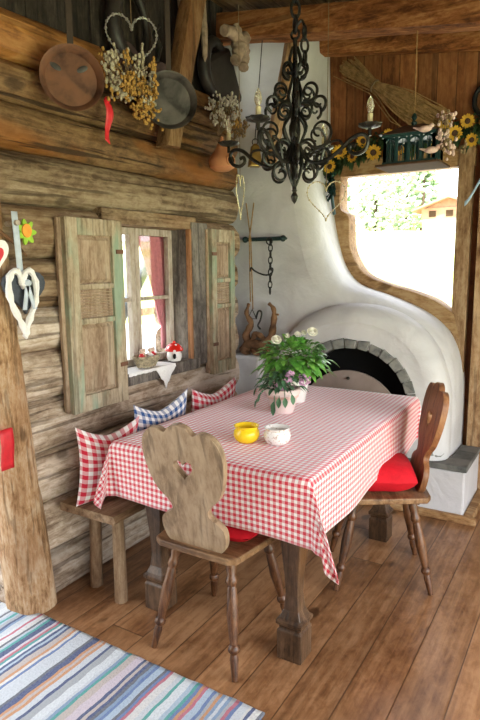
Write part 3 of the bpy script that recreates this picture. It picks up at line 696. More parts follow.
# ------------------------------------------------------------------ TABLE + CLOTH
tb = thing('dining_table', 'wooden dining table with carved square legs under a red check cloth', 'table', (-1.24, 2.45, 0))
mb = MB(); mb.box((-1.666, 1.75, 0.745), (-0.812, 3.14, 0.778)); mb.build('tabletop', 'table_wood', tb, smooth=False, bev=0.004)
mb = MB()
mb.box((-1.62, 1.82, 0.65), (-0.86, 1.845, 0.745)); mb.box((-1.62, 3.055, 0.65), (-0.86, 3.08, 0.745)); mb.box((-1.62, 1.84, 0.65), (-1.595, 3.06, 0.745)); mb.box((-0.885, 1.84, 0.65), (-0.86, 3.06, 0.745))
mb.build('apron', 'table_wood', tb, smooth=False)
def sq(mb, prof, x, y):
    prof = [(r * .88, z) for r, z in prof]
    vs = []; fs = []
    for r, z in prof: vs += [(x - r, y - r, z), (x + r, y - r, z), (x + r, y + r, z), (x - r, y + r, z)]
    for i in range(len(prof) - 1):
        for j in range(4): fs.append((i * 4 + j, i * 4 + (j + 1) % 4, i * 4 + 4 + (j + 1) % 4, i * 4 + 4 + j))
    fs += [(0, 3, 2, 1), tuple(len(prof) * 4 - 4 + j for j in range(4))]; mb.add(vs, fs)
LP = [(0.058, 0.0), (0.058, 0.12), (0.05, 0.125), (0.052, 0.14), (0.062, 0.145), (0.062, 0.16), (0.05, 0.17), (0.036, 0.20), (0.030, 0.26), (0.034, 0.34), (0.045, 0.46), (0.054, 0.58), (0.054, 0.745)]
for (x, y) in ((-0.905, 1.865), (-1.565, 1.865), (-0.93, 3.0), (-1.565, 3.0)):
    mb = MB(); sq(mb, LP, x, y); mb.build('leg', 'table_wood', tb, smooth=False, bev=0.004)
# tablecloth
X0, X1, Y0, Y1, D = -1.675, -0.795, 1.72, 3.15, 0.24
us = []
def spans(a, b_, d):
    n = int((b_ - a) / 0.045); dd = [a - d + d * i / 12 for i in range(12)] + [a + (b_ - a) * i / n for i in range(n + 1)] + [b_ + d * (i + 1) / 12 for i in range(12)]
    return dd
UX, UY = spans(X0, X1, D), spans(Y0, Y1, D)
def clothp(a, c_):
    p = clothq(a, c_); p.x += 0.016 * max(-.1, min(1.1, (p.x - X0) / (X1 - X0))) * (Y1 - p.y) / (Y1 - Y0); return p
def clothq(a, c_):
    ex = a - X1 if a > X1 else (a - X0 if a < X0 else 0); ey = c_ - Y1 if c_ > Y1 else (c_ - Y0 if c_ < Y0 else 0)
    x = min(max(a, X0), X1); y = min(max(c_, Y0), Y1); zt = 0.7835
    if ex == 0 and ey == 0: return Vector((x, y, zt + 0.0012 * nz((a * 5, c_ * 5, 1))))
    sxn = 1 if ex > 0 else -1; syn = 1 if ey > 0 else -1
    if ex and ey:
        r = math.hypot(ex, ey); an = math.atan2(abs(ey), abs(ex))
        q = math.sin(2 * an) ** 0.8; k = min(1, r / 0.02); near_right = sxn > 0 and syn < 0
        beta = math.radians(22 if near_right else 12)
        fx, fy = (0.93, -0.36) if near_right else (0.5 * sxn, 0.5 * syn)
        pl = 0.042 * (r / D) * math.sin(an * 8) * math.sin(2 * an)
        out_ = r * math.sin(beta) * q
        x2 = x + fx * out_ + sxn * 0.012 * k * math.cos(an) - syn * 0 + pl * 0.5
        y2 = y + fy * out_ + syn * 0.012 * k * math.sin(an) - abs(pl) * 0.6
        return Vector((x2, y2, zt - r * (1 - (1 - math.cos(beta)) * q) * (1.0 if near_right else 1 - 0.12 * math.sin(2 * an))))
    e = abs(ex) + abs(ey); t = c_ if ex else a
    wv = 0.012 * min(1, e / 0.02) + (e / D) * (0.010 * math.sin(t * 9.0 + 1.2) + 0.008 * nz((t * 4, 2.2, e * 2)))
    z = zt - e * 0.995
    return Vector((x + (sxn * wv if ex else 0), y + (syn * wv if ey else 0), z))
mb = MB(); nX, nY = len(UX), len(UY)
mb.add([clothp(a, c_) for a in UX for c_ in UY], [(i * nY + j, (i + 1) * nY + j, (i + 1) * nY + j + 1, i * nY + j + 1) for i in range(nX - 1) for j in range(nY - 1)], [(a - X0 + 5, c_ - Y0 + 5) for a in UX for c_ in UY])
tag(mb.build('tablecloth', 'cloth', loc=(-1.24, 2.45, 0.78), solid=0.0022, auto=80), 'red and white gingham cloth draped over the dining table', 'tablecloth')

# ------------------------------------------------------------------ CHAIRS
TOPL = [(0.0, 0.505), (-0.035, 0.495), (-0.062, 0.470), (-0.095, 0.482), (-0.140, 0.470), (-0.170, 0.43), (-0.177, 0.37), (-0.166, 0.30), (-0.14, 0.235), (-0.10, 0.195), (-0.082, 0.17), (-0.085, 0.145), (-0.118, 0.125), (-0.140, 0.10), (-0.143, 0.06), (-0.13, 0.02), (-0.11, 0.0)]
def turned(mb, top, bot):
    top, bot = Vector(top), Vector(bot); n = 30
    prof = [(0, .019), (.06, .021), (.12, .016), (.15, .022), (.18, .023), (.21, .016), (.24, .019), (.45, .0235), (.62, .018), (.70, .015), (.72, .022), (.75, .023), (.78, .014), (.82, .017), (1, .0115)]
    pts = [top.lerp(bot, p[0]) for p in prof]; mb.tube(pts, [p[1] for p in prof], 12)
def make_chair(label, boardmat, lean, group):
    t = thing('farmhouse_chair', label, 'chair', (0, 0, 0), group)      # local: chair faces +y, seat centre at origin
    SO = [(-0.15, -0.205), (0.15, -0.205), (0.185, -0.185), (0.225, 0.13), (0.205, 0.20), (-0.205, 0.20), (-0.225, 0.13), (-0.185, -0.185)]
    mb = MB(); mb.prism(SO, 0.435, 0.463, 'xy'); mb.build('seat', 'seat_wood', t, smooth=False, bev=0.006)
    for sx_ in (-1, 1):
        mb = MB(); mb.box((sx_ * 0.115 - .025, -0.16, 0.41), (sx_ * 0.115 + .025, 0.16, 0.436)); mb.build('seat_batten', 'leg_wood', t, smooth=False, bev=0.004)
    for sx_ in (-1, 1):
        for sy_ in (-1, 1):
            mb = MB(); turned(mb, (sx_ * 0.125, sy_ * 0.13, 0.415), (sx_ * 0.19, sy_ * (0.215), 0.0)); mb.build('leg', 'leg_wood', t)
    half = c2(TOPL, 5); out = half + [(-a, c_) for a, c_ in reversed(half[1:-1])] 
    out = [(a, c_) for a, c_ in half] + [(-a, c_) for a, c_ in reversed(half)][:-1]
    hh = heart(0.0, 0.325, 0.085, 0.078, 24)
    xf = Matrix.Translation((0, -0.165, 0.46)) @ Matrix.Rotation(math.radians(lean), 4, 'X') @ Matrix.Rotation(math.radians(-0.5), 4, 'Y')
    mb = MB(); mb.prism(out, -0.013, 0.013, 'xz', [hh], xf); mb.build('backrest', boardmat, t, smooth=False, bev=0.004)
    return t
def place(t, x, y, rz): t.location = (x, y, 0); t.rotation_euler = (0, 0, rz)
ch1 = make_chair('pale worn farmhouse chair with lobed heart-cut back, standing at the near table end', 'chair_grey', 11, 'farmhouse chairs')
place(ch1, -1.215, 1.835, math.radians(0))
ch2 = copy_tree(ch1); ch2['label'] = 'reddish brown farmhouse chair at the right side of the table by the stove'
for c_ in ch2.children:
    if c_.name.startswith('backrest'):
        c_.data = c_.data.copy(); c_.data.materials[0] = M['chair_brown']
place(ch2, -0.825, 2.635, math.atan2(-0.43, -0.90) - PI / 2)
# seat cushions
def cushion(name, cen, w_, d_, t_, rz, label, pinch=0.03):
    mb = MB(); c = Vector(cen); rm = Matrix.Rotation(rz, 3, 'Z')
    for sg in (1, -1):
        def fn(u, v):
            a, b_ = 2 * u - 1, 2 * v - 1
            x = a * (1 - pinch * (1 - b_ * b_)) * w_ / 2 * (1 - 0.10 * b_ * b_); y = b_ * (1 - pinch * (1 - a * a)) * d_ / 2 * (1 - 0.10 * a * a)
            h = (max(0, 1 - a ** 4) * max(0, 1 - b_ ** 4)) ** 0.5 * t_ / 2
            dim = 0.30 * math.exp(-(a * a + b_ * b_) * 14)
            return c + rm @ Vector((x, y, t_ / 2 + (h * (1 - dim) * (1 + .12 * nz((a * 2, b_ * 2, cen[0])))) * sg * (1 if sg > 0 else 0.98)))
        mb.grid(fn, 18, 18)
    return tag(mb.build(name, 'red_cushion', loc=cen, auto=80), label, 'cushion', 'red seat cushions')
cushion('seat_cushion', (-1.215, 1.862, 0.4635), 0.40, 0.34, 0.085, math.radians(2), 'plump red cushion on the seat of the near pale chair')
cushion('seat_cushion', (-0.835, 2.625, 0.4635), 0.39, 0.34, 0.135, math.atan2(-0.43, -0.90) - PI / 2, 'plump red cushion on the brown chair beside the stove')

# ------------------------------------------------------------------ BENCH + PILLOWS
bn = thing('wall_bench', 'long plank bench along the log wall behind the table', 'bench', (-1.83, 2.4, 0))
mb = MB()
def fn(u, v):
    y = 1.69 + 1.42 * u
    p = [(-1.985, .425), (-1.665, .425), (-1.655, .44), (-1.665, .462), (-1.985, .462)][int(round(v * 5)) % 5]
    return Vector((p[0] + (0.006 * nz((y * 4, v, 3)) if p[0] > -1.9 else 0), y, p[1]))
mb.grid(fn, 30, 5); o = len(mb.v); mb.add([fn(0, j / 5) for j in range(5)], [(0, 1, 2, 3, 4)]); mb.add([fn(1, j / 5) for j in range(5)], [(0, 1, 2, 3, 4)])
mb.build('plank', 'bench_wood', bn, auto=30)
for (a, b_) in (((-1.90, 1.82), (-1.94, 1.84)), ((-1.735, 1.79), (-1.745, 1.80)), ((-1.90, 2.95), (-1.93, 2.97)), ((-1.735, 2.95), (-1.73, 2.97))):
    mb = MB(); mb.tube([(a[0], a[1], .43), ((a[0] + b_[0]) / 2, (a[1] + b_[1]) / 2, .22), (b_[0], b_[1], 0)], [.027, .028, .03], 12); mb.build('leg', 'bench_leg', bn)
def pillow(mat, base, w_, h_, t_, rz, tilt, roll, label):
    mb = MB(); rm = Matrix.Rotation(rz, 3, 'Z') @ Matrix.Rotation(tilt, 3, 'X') @ Matrix.Rotation(roll, 3, 'Y'); c = Vector(base)
    for sg in (1, -1):
        def fn(u, v):
            a, b_ = 2 * u - 1, 2 * v - 1
            x = a * (1 - 0.13 * (1 - b_ * b_)) * w_ / 2; z = b_ * (1 - 0.36 * (1 - abs(a) ** 1.5) * (1 if b_ > 0 else 0.15)) * h_ / 2
            h = (max(0, 1 - a * a) * max(0, 1 - b_ * b_)) ** 0.42 * t_ / 2 * (1 + 0.2 * nz((a * 1.5, b_ * 1.5, base[1] * 3)))
            return c + rm @ Vector((x, h * sg, z + h_ / 2))
        mb.grid(fn, 20, 20, lambda u, v: (u * w_ + 3 + 0.013, v * h_ + 3 + .01))
    return tag(mb.build('gingham_pillow', mat, loc=base, auto=80), label, 'pillow', 'gingham pillows along the bench')
W2 = math.pi / 2
pillow('pillow_red', (-1.83, 1.835, 0.462), 0.31, 0.37, 0.12, W2 - 0.35, 0.10, 0.0, 'large red gingham pillow at the near end of the wall bench')
pillow('pillow_blue', (-1.83, 2.18, 0.462), 0.42, 0.415, 0.11, W2 + 0.0, 0.12, 0.0, 'blue gingham pillow on the bench between the two red ones')
pillow('pillow_red', (-1.83, 2.65, 0.462), 0.45, 0.405, 0.11, W2 + 0.0, 0.12, 0.0, 'red gingham pillow at the far end of the bench by the stove')

# ------------------------------------------------------------------ RUG
mb = MB(); mb.grid(lambda u, v: Vector((-2.34 + 1.49 * u, 0.35 + 1.18 * v + 0.006 * nz((u * 20, 0, 3)) * (1 if v == 1 else 0), 0.009 + 0.0025 * nz((u * 40, v * 25, 0)))), 90, 60)
tag(mb.build('rag_rug', 'rug', loc=(-1.6, 0.9, 0), solid=0.008, auto=80), 'woven rag rug striped in white, blue and navy on the floor', 'rug')

# ------------------------------------------------------------------ SHUTTERS
def shutter(y0, y1, label, n):
    t = thing('window_shutter', label, 'shutter', (-1.975, (y0 + y1) / 2, 0.84), 'wooden window shutters')
    x0, x1 = -1.992, -1.955; z0, z1 = 0.845, 1.715; wd = y1 - y0; s_ = min(0.075, wd * 0.2)
    mb = MB()
    mb.box((x0, y0, z0), (x1, y0 + s_, z1), seed=.1 + n); mb.box((x0, y1 - s_, z0), (x1, y1, z1), seed=.3 + n)
    for a, c_ in ((z0, z0 + .075), (1.245, 1.27), (1.40, 1.425), (z1 - .075, z1)): mb.box((x0 + .001, y0 + s_, a), (x1 - .001, y1 - s_, c_), seed=.5 + n)
    mb.box((x0, y0 + s_, z0 + .07), (x0 + .012, y1 - s_, z1 - .07), seed=.8)
    mb.build('frame', 'shutter', t, smooth=False, bev=0.004)
    for a, c_ in ((z0 + .075, 1.245), (1.425, z1 - .075)):
        mb = MB(); ya, yb = y0 + s_, y1 - s_; i = 0.022
        mb.box((x0 + .006, ya, a), (x0 + .02, yb, c_), seed=.2 + n)
        q = [(ya + .006, a + .006), (yb - .006, a + .006), (yb - .006, c_ - .006), (ya + .006, c_ - .006)]; r_ = [(ya + i, a + i), (yb - i, a + i), (yb - i, c_ - i), (ya + i, c_ - i)]
        mb.add([(x0 + .02, p[0], p[1]) for p in q] + [(x0 + .031, p[0], p[1]) for p in r_], [(0, 1, 5, 4), (1, 2, 6, 5), (2, 3, 7, 6), (3, 0, 4, 7), (4, 5, 6, 7)], seed=.6 + n)
        mb.build('panel', 'shutter_panel', t, smooth=False)
    mb = MB(); mb.box((x0 + .006, y0 + s_, 1.27), (x0 + .022, y1 - s_, 1.40), seed=.4)
    for k_ in range(9): mb.tube([(x0 + .022, y0 + s_ + .004, 1.277 + k_ * .0145), (x0 + .022, y1 - s_ - .004, 1.277 + k_ * .0145)], .0062, 6)
    mb.build('ribbed_panel', 'shutter_panel', t, smooth=False)
    mb = MB(); mb.box((x0 - .006, y0 - .022, z0 + .01), (x0 + .012, y0, z1 - .004), seed=.9); mb.build('edge_strip', 'shutter_panel', t, smooth=False, bev=.002)
    for zz in (1.02, 1.56):
        mb = MB(); mb.box((x1 - .001, (y1 - .05 if n == 0 else y0), zz), (x1 + .004, (y1 if n == 0 else y0 + .05), zz + .02)); mb.build('hinge', 'rust', t, smooth=False)
shutter(1.78, 2.135, 'wide weathered shutter with green paint traces left of the small window', 0)
shutter(2.895, 3.150, 'narrow weathered shutter right of the small window near the stove', 0.37)

# ------------------------------------------------------------------ WINDOW THINGS
cu = MB()
def fn(u, v):
    z = 1.68 - 0.66 * v
    yr = 2.728; yl = 2.47 + 0.235 * v ** 0.8 if v < 0.8 else 2.47 + 0.235 * 0.8 ** 0.8 + 0.01
    y = yl + (yr - yl) * u + 0.09 * 0
    return Vector((-2.178 + 0.010 * math.sin(u * 34 + v) * (1 - 0.3 * v), y, z))
cu.grid(fn, 60, 20)
tag(cu.build('curtain', 'curtain', loc=(-2.215, 2.7, 1.02), solid=0.002, auto=80), 'dusty pink curtain drawn aside behind the right casement', 'curtain')
mb = MB(); mb.tube([(-2.178, 2.086, 1.685), (-2.178, 2.729, 1.685)], 0.006, 8)
tag(mb.build('curtain_rod', 'iron', loc=(-2.215, 2.4, 1.685)), 'thin dark rod carrying the pink curtain', 'rod')
# lace cloth
mb = MB()
def fn(u, v):
    y = 2.16 + 0.38 * u
    tip = 0.125 * max(0.12, 1 - abs(u - 0.78) / 0.24) * (1 + 0.08 * math.sin(u * 60))
    if v < 0.5: return Vector((-2.10 + 0.127 * v / 0.5, y, 0.9668 + 0.001))
    q = (v - 0.5) * 2; return Vector((-1.973 + 0.004 * math.sin(u * 20) * q, y, 0.9678 - tip * q))
mb.grid(fn, 60, 16)
tag(mb.build('lace_cloth', 'white_cloth', loc=(-2.0, 2.36, 0.967), solid=0.0015, auto=60), 'small white lace cloth hanging over the sill of the small window', 'cloth')
# basket with figures
bk = thing('basket', 'little wicker basket with toy figures on the window sill', 'basket', (-2.035, 2.37, 0.970))
mb = MB()
for k_ in range(7):
    r_ = 0.038 + 0.0035 * k_
    mb.tube([(-2.035 + 0.85 * r_ * math.cos(a), 2.37 + 1.55 * r_ * math.sin(a), 0.976 + k_ * 0.0085 + 0.002 * math.sin(a * 16 + k_ * PI)) for a in [2 * PI * i / 48 for i in range(48)]], 0.0058, 6, True)
mb.grid(lambda u, v: Vector((-2.035 + v * .045 * math.cos(u * 2 * PI), 2.37 + v * .08 * math.sin(u * 2 * PI), 1.012)), 20, 2, closeu=True)
mb.lathe([(0.030, 0.970), (0.034, 0.980)], (-2.035, 2.37, 0), 16)
mb.build('basket_body', 'brush', bk)
for i, (dy, dx, cl) in enumerate(((-0.045, 0.005, 'ribbon_red'), (-0.012, -0.008, 'figure_pink'), (0.022, 0.006, 'white_cloth'), (0.052, 0.0, 'ribbon_red'))):
    f = thing('toy_figure', 'tiny toy figure in the basket, %s' % ['red-clothed one at its left', 'bare clay-coloured one left of middle', 'white-clothed one right of middle', 'red-clothed one at its right'][i], 'figurine', (-2.035 + dx, 2.37 + dy, 1.012), 'toy figures in the basket')
    mb = MB(); x, y = -2.035 + dx, 2.37 + dy
    mb.lathe([(0.004, 1.012), (0.016, 1.014), (0.017, 1.025), (0.010, 1.042), (0.006, 1.047)], (x, y, 0), 12); mb.tube([(x, y - .01, 1.038), (x + .01, y - .016, 1.026)], .004, 6); mb.tube([(x, y + .01, 1.038), (x + .01, y + .016, 1.026)], .004, 6)
    mb.build('body', cl, f)
    mb = MB(); mb.ball((x, y, 1.056), 0.012, 10, 8); mb.ball((x + .002, y - .009, 1.067), 0.0045, 6, 5); mb.ball((x + .002, y + .009, 1.067), 0.0045, 6, 5); mb.ball((x + .011, y, 1.054), .004, 6, 5); mb.build('head', 'figure_pink', f)
# mushroom jar
mj = thing('mushroom_jar', 'ceramic toadstool jar with red cap and white body on window sill', 'jar', (-2.03, 2.605, 0.966))
mb = MB(); mb.lathe([(0.022, 0.966), (0.036, 0.97), (0.043, 0.99), (0.042, 1.01), (0.033, 1.028)], (-2.03, 2.605, 0), 24); mb.build('body', 'white_gloss', mj)
mb = MB(); mb.lathe([(0.02, 1.024), (0.050, 1.026), (0.052, 1.034), (0.043, 1.052), (0.026, 1.066), (0.008, 1.071), (0.0, 1.071)], (-2.03, 2.605, 0), 24); mb.build('cap', 'spotred', mj)
mb = MB(); mb.ball((-2.03, 2.605, 1.075), 0.009, 10, 6); mb.build('knob', 'red_gloss', mj)
for dy in (-0.030, 0.012):
    mb = MB(); mb.ball((-2.03 + 0.030, 2.605 + dy - .006, 1.0), 0.0125, 10, 8, (0.6, 1, 1.2)); mb.build('eye_spot', 'black', mj)

# ------------------------------------------------------------------ TABLE THINGS
def bowl(x, y, mat, label):
    mb = MB(); z = 0.7855; k = 1.17
    mb.lathe([(a * k, z + (c_ - z) * k) for a, c_ in [(0.0, z), (0.028, z), (0.040, z + .010), (0.047, z + .026), (0.045, z + .040), (0.038, z + .050), (0.043, z + .056), (0.044, z + .060), (0.040, z + .060), (0.034, z + .050), (0.038, z + .036), (0.036, z + .016), (0.0, z + .012)]], (x, y, 0), 28)
    return tag(mb.build('candle_bowl', mat, loc=(x, y, z)), label, 'bowl')
bowl(-1.185, 1.985, 'yellow_gloss', 'glossy yellow round candle bowl on the tablecloth')
bowl(-1.062, 2.02, 'speckle', 'white speckled candle bowl right of the yellow one')
def leaf(mb, p, d, up, ln, wd, droop=0.4, fold=0.25):
    d = Vector(d).normalized(); up = Vector(up); s_ = d.cross(up)
    s_ = s_.normalized() if s_.length > 1e-3 else d.orthogonal().normalized(); u_ = s_.cross(d).normalized(); vs = []
    prof = [(0, .08), (.2, .62), (.45, 1), (.7, .8), (.88, .4), (1, .02)]
    for t, w_ in prof:
        c = Vector(p) + d * ln * t - Vector((0, 0, 1)) * droop * ln * t * t
        vs += [c - s_ * wd * w_ / 2 + u_ * wd * w_ * fold, c, c + s_ * wd * w_ / 2 + u_ * wd * w_ * fold]
    fs = []
    for i in range(len(prof) - 1): fs += [(i * 3, i * 3 + 1, i * 3 + 4, i * 3 + 3), (i * 3 + 1, i * 3 + 2, i * 3 + 5, i * 3 + 4)]
    mb.add(vs, fs)
def pot(t, x, y, z, r0, r1, h, mat, band=None):
    mb = MB(); mb.lathe([(0, z), (r0, z), (r0 + (r1 - r0) * .78, z + h * .76), (r1 * 1.0, z + h * .78), (r1 * 1.04, z + h * .98), (r1, z + h), (r1 * .9, z + h), (r1 * .86, z + h * .85), (0, z + h * .85)], (x, y, 0), 32); p = mb.build('pot', mat, t)
    if band:
        mb = MB(); rr = r0 + (r1 - r0) * .66; mb.lathe([(rr + .0005, z + h * .62), (rr + .004, z + h * .64), (rr + .005, z + h * .69), (r0 + (r1 - r0) * .76, z + h * .73)], (x, y, 0), 32); mb.build('band', band, p)
    mb = MB(); mb.lathe([(0, z + h * .86), (r1 * .88, z + h * .87)], (x, y, 0), 20); mb.build('soil', 'soil', t)
# front plant: mauve-flowered
x, y, z = -1.285, 2.50, 0.7855
p1 = thing('potted_plant', 'pale pink pot of mauve flowers with trailing leaves, in front of the rose bush', 'potted plant', (x, y, z))
pot(p1, x, y, z, 0.054, 0.086, 0.122, 'pinkpot', 'pinkpot_band')
mb = MB(); rnd = random.Random(3)
for i in range(120):
    a = rnd.uniform(0, 2 * PI); r_ = rnd.uniform(0.01, 0.105); c = Vector((x + r_ * math.cos(a), y + r_ * math.sin(a), z + .105 + rnd.uniform(0, .095) * (1 - r_ * 5) + .02))
    leaf(mb, c, (math.cos(a), math.sin(a), rnd.uniform(-.4, .6)), (0, 0, 1), rnd.uniform(.028, .05), rnd.uniform(.014, .024), .5)
for (a, r_, dz) in ((3.6, .11, -.02), (3.9, .125, -.035), (4.1, .115, -.0), (5.3, .10, -.015), (4.7, .085, -.04), (4.72, .085, -.06), (5.6, .11, 0), (3.4, .13, .01), (5.0, .085, -.02)):
    c = Vector((x + r_ * math.cos(a), y + r_ * math.sin(a), z + .11 + dz)); mb.tube([(x + .04 * math.cos(a), y + .04 * math.sin(a), z + .10), (x + .085 * math.cos(a), y + .085 * math.sin(a), z + .125), c], .002, 5); leaf(mb, c, (math.cos(a) * .3, math.sin(a) * .3, -1), (math.cos(a), math.sin(a), 0), .052, .026, 0)
mb.build('foliage', 'leaf_dull', p1, auto=80)
rt = Vector((.854, .52, 0)); fw = Vector((-.52, .854, 0))
def cluster(t, c, r_, n, mat, s_=.008, nm='flower_head'):
    mb = MB(); rd = random.Random(int(c.x * 991 + c.z * 877))
    for i in range(n):
        q = Vector((rd.gauss(0, 1), rd.gauss(0, 1), rd.gauss(0, 1))).normalized() * r_ * rd.uniform(.5, 1)
        mb.ball(c + q, s_, 6, 4, (1, 1, .6), Matrix.Rotation(rd.uniform(0, 3), 3, 'X'))
    mb.build(nm, mat, t)
b0 = Vector((x, y, z))
for (a, f_, h, r_) in ((-.020, -.05, .135, .022), (.108, .02, .150, .033), (.022, -.04, .165, .018), (-.005, -.055, .115, .012), (.035, .0, .185, .02)):
    cluster(p1, b0 + rt * a + fw * f_ + Vector((0, 0, h)), r_, 34, 'mauve', .0075)
# rear plant: rose bush in white pot
x, y = -1.335, 2.74
p2 = thing('potted_rose', 'lush green cream-rose bush in a taller white pot behind the pink pot', 'potted plant', (x, y, z))
pot(p2, x, y, z, 0.055, 0.078, 0.13, 'white_gloss')
mb = MB(); rnd = random.Random(11)
cc = Vector((x, y, z + .235)) - rt * .01
mb.tube([(x, y, z + .11), (x, y, z + .2), cc], .008, 6)
for i in range(430):
    d = Vector((rnd.gauss(0, 1), rnd.gauss(0, 1), rnd.gauss(0, .8))).normalized()
    if d.z < -.75: continue
    r_ = rnd.uniform(.6, 1); c = cc + Vector((d.x * .155, d.y * .155, d.z * .105)) * r_
    if c.z < z + .145: continue
    leaf(mb, c, d + Vector((0, 0, .1 + .3 * rnd.random())), (0, 0, 1), rnd.uniform(.045, .07), rnd.uniform(.032, .048), .5, .15)
for a_, f_, h in ((-.215, 0, .16), (.235, 0, .20), (.215, 0, .15), (-.17, -.03, .12), (.19, -.03, .16)):
    c = cc + rt * a_ * .75 + fw * f_ + Vector((0, 0, h - .215)); mb.tube([cc, c], .002, 5); leaf(mb, c, rt * a_ * 2 + Vector((0, 0, -.1)), (0, 0, 1), .075, .03, .4)
mb.build('foliage', 'leaf', p2, auto=80)
def rose(t, c, r_):
    mb = MB(); tilt = Vector((.45, -.55, .7)).normalized().to_track_quat('Z', 'Y').to_matrix()
    for k_, (n_, sp, cup) in enumerate(((3, .25, 1.0), (5, .5, .8), (6, .8, .45))):
        for j in range(n_):
            a = 2 * PI * j / n_ + k_ * .7
            def fn(u, v):
                an = a + (u - .5) * 1.5; rr = r_ * sp * (.35 + .65 * math.sin(v * 1.9)); return c + tilt @ Vector((rr * math.cos(an), rr * math.sin(an), r_ * cup * v * (1 - .25 * (2 * u - 1) ** 2)))
            mb.grid(fn, 5, 5)
    mb.ball(c + tilt @ Vector((0, 0, r_ * .4)), r_ * .3, 8, 6); mb.build('rose', 'rose', t, auto=80)
for (a, f_, h, r_) in ((-.105, -.10, .335, .034), (.085, -.03, .365, .036), (.01, -.02, .355, .022), (-.045, -.04, .35, .018), (.045, .0, .36, .02)):
    rose(p2, Vector((x, y, z)) + rt * a + fw * f_ + Vector((0, 0, h)), r_)
for a in ((.06, -.085, .165), (.02, -.09, .175)):
    mb = MB(); mb.ball(Vector((x, y, z)) + rt * a[0] + fw * a[1] + Vector((0, 0, a[2])), .012, 8, 6); mb.build('bud', 'orange_felt', p2)

# ------------------------------------------------------------------ WALL-HUNG THINGS (left wall)
AXP = Matrix(((0, 0, 1), (0, 1, 0), (-1, 0, 0)))   # lathe axis z -> +x (room side)
def pan(y, z, r, mat, label, x=-1.955, hz=0.4, hw=.012, off=0.0, group=None):
    t = thing('frying_pan', label, 'pan', (x, y, z), group)
    mb = MB(); mb.lathe([(0, 0.0), (r * .82, 0.0), (r * .99, .035), (r, .037), (r * .96, .035), (r * .80, .005), (0, .004)], (x, y, z), 40, AXP); mb.build('bowl', mat, t)
    mb = MB(); mb.box((x + .018, y - hw + off, z + r * .93), (x + .026, y + hw + off, z + r + hz)); mb.lathe([(0.02, -.004), (0.02, .004)], (x + .022, y + off, z + r + hz), 16, AXP)
    mb.build('handle', 'brown_iron', t, smooth=False)
    return t
t = pan(1.80, 2.25, 0.127, 'rust', 'rusty brown frying pan hanging leftmost under the ceiling', x=-1.89, hz=.5)
t.rotation_euler.z = math.radians(-36)
for dy in (-.06, .045):
    mb = MB(); mb.ball((-1.885, 1.80 + dy, 2.295), .02, 10, 6, (.12, 1.3, .6), Matrix.Rotation(-.5 if dy < 0 else .5, 3, 'X')); mb.build('dark_patch', 'pan_dark', t)  # flattened dark ovals on the pan face
p2_ = pan(2.36, 2.28, 0.132, 'pan_dark', 'sooty dark frying pan hanging in front of the slanted timber', x=-1.83, hz=.42)
p2_.rotation_euler.z = math.radians(-42)
# slanted timber
mb = MB()
def fn(u, v):
    c = Vector((-1.93, 2.475 + .27 * u, 2.10 + .86 * u)); a = 2 * PI * v + PI / 4
    s1 = max(-.8, min(.8, math.cos(a))) / .8; s2 = max(-.8, min(.8, math.sin(a))) / .8; k = 1 + .08 * nz((u * 5, s1, s2))
    return c + Vector((s1 * .045 * k, s2 * .055 * k * (1 + .25 * u), 0))
mb.grid(fn, 24, 16); mb.add([fn(0, i / 16) for i in range(16)], [tuple(range(16))])
struct(mb.build('trim_9', 'brace'))
mb = MB()
for k_, (ya, zt, zb) in enumerate(((2.865, 2.95, 2.62), (2.05, 2.95, 2.66), (2.66, 2.95, 2.74))):
    mb = MB(); mb.tube([(-1.97, ya, zt), (-1.965, ya + .005, (zt + zb) / 2), (-1.96, ya, zb + .03), (-1.96, ya, zb)], [.018, .02, .015, .002], 8)
    tag(mb.build('hanging_horn', 'pale_root', loc=(-1.96, ya, zt)), ['pale pointed horn hanging right of the slanted timber', 'short pale horn hanging above the bead heart', 'short pale horn hanging in front of the slanted timber'][k_], 'horn', 'pale horns under the roof')
# bead heart with dried bouquet
def beadheart(name, cen, w_, h_, r_, mat, axis, label, nb=64, cat='heart ornament', cord=None, rot=0.0):
    t = thing(name, label, cat, cen); mb = MB(); pts = heart(0, 0, w_, h_, nb); c = Vector(cen)
    for i, (a, b_) in enumerate(pts):
        p = c + axis * a + Vector((0, 0, b_)); rr = r_ * (1 + .35 * math.sin(i * 2.4)); mb.ball(p, rr, 6, 4)
    q = [c + axis * a + Vector((0, 0, b_)) for a, b_ in pts]; mb.tube(q, r_ * .45, 5, True); mb.build('bead_wire', mat, t)
    if cord: mb = MB(); mb.tube([c + Vector((0, 0, h_ * .33)), c + Vector((0, 0, cord))], .0018, 5); mb.build('cord', 'dry_stem', t)
    return t
YAX = Vector((0, 1, 0))
beadheart('bead_heart', (-1.90, 2.19, 2.50), .235, .245, .0062, 'silver', YAX, 'large silvery bead heart hanging above the dried bouquet', cord=.45).rotation_euler.z = math.radians(-35)
beadheart('bead_heart', (-1.76, 2.90, 1.88), .085, .24, .0045, 'gold', YAX, 'slim golden bead heart hanging in front of the log ends', cord=1.0)
bh = beadheart('bead_heart', (-1.29, 3.02, 1.84), .205, .205, .0045, 'gold', Vector((.9, .43, 0)), 'pale golden bead heart hanging before the big window corner', cord=1.0)
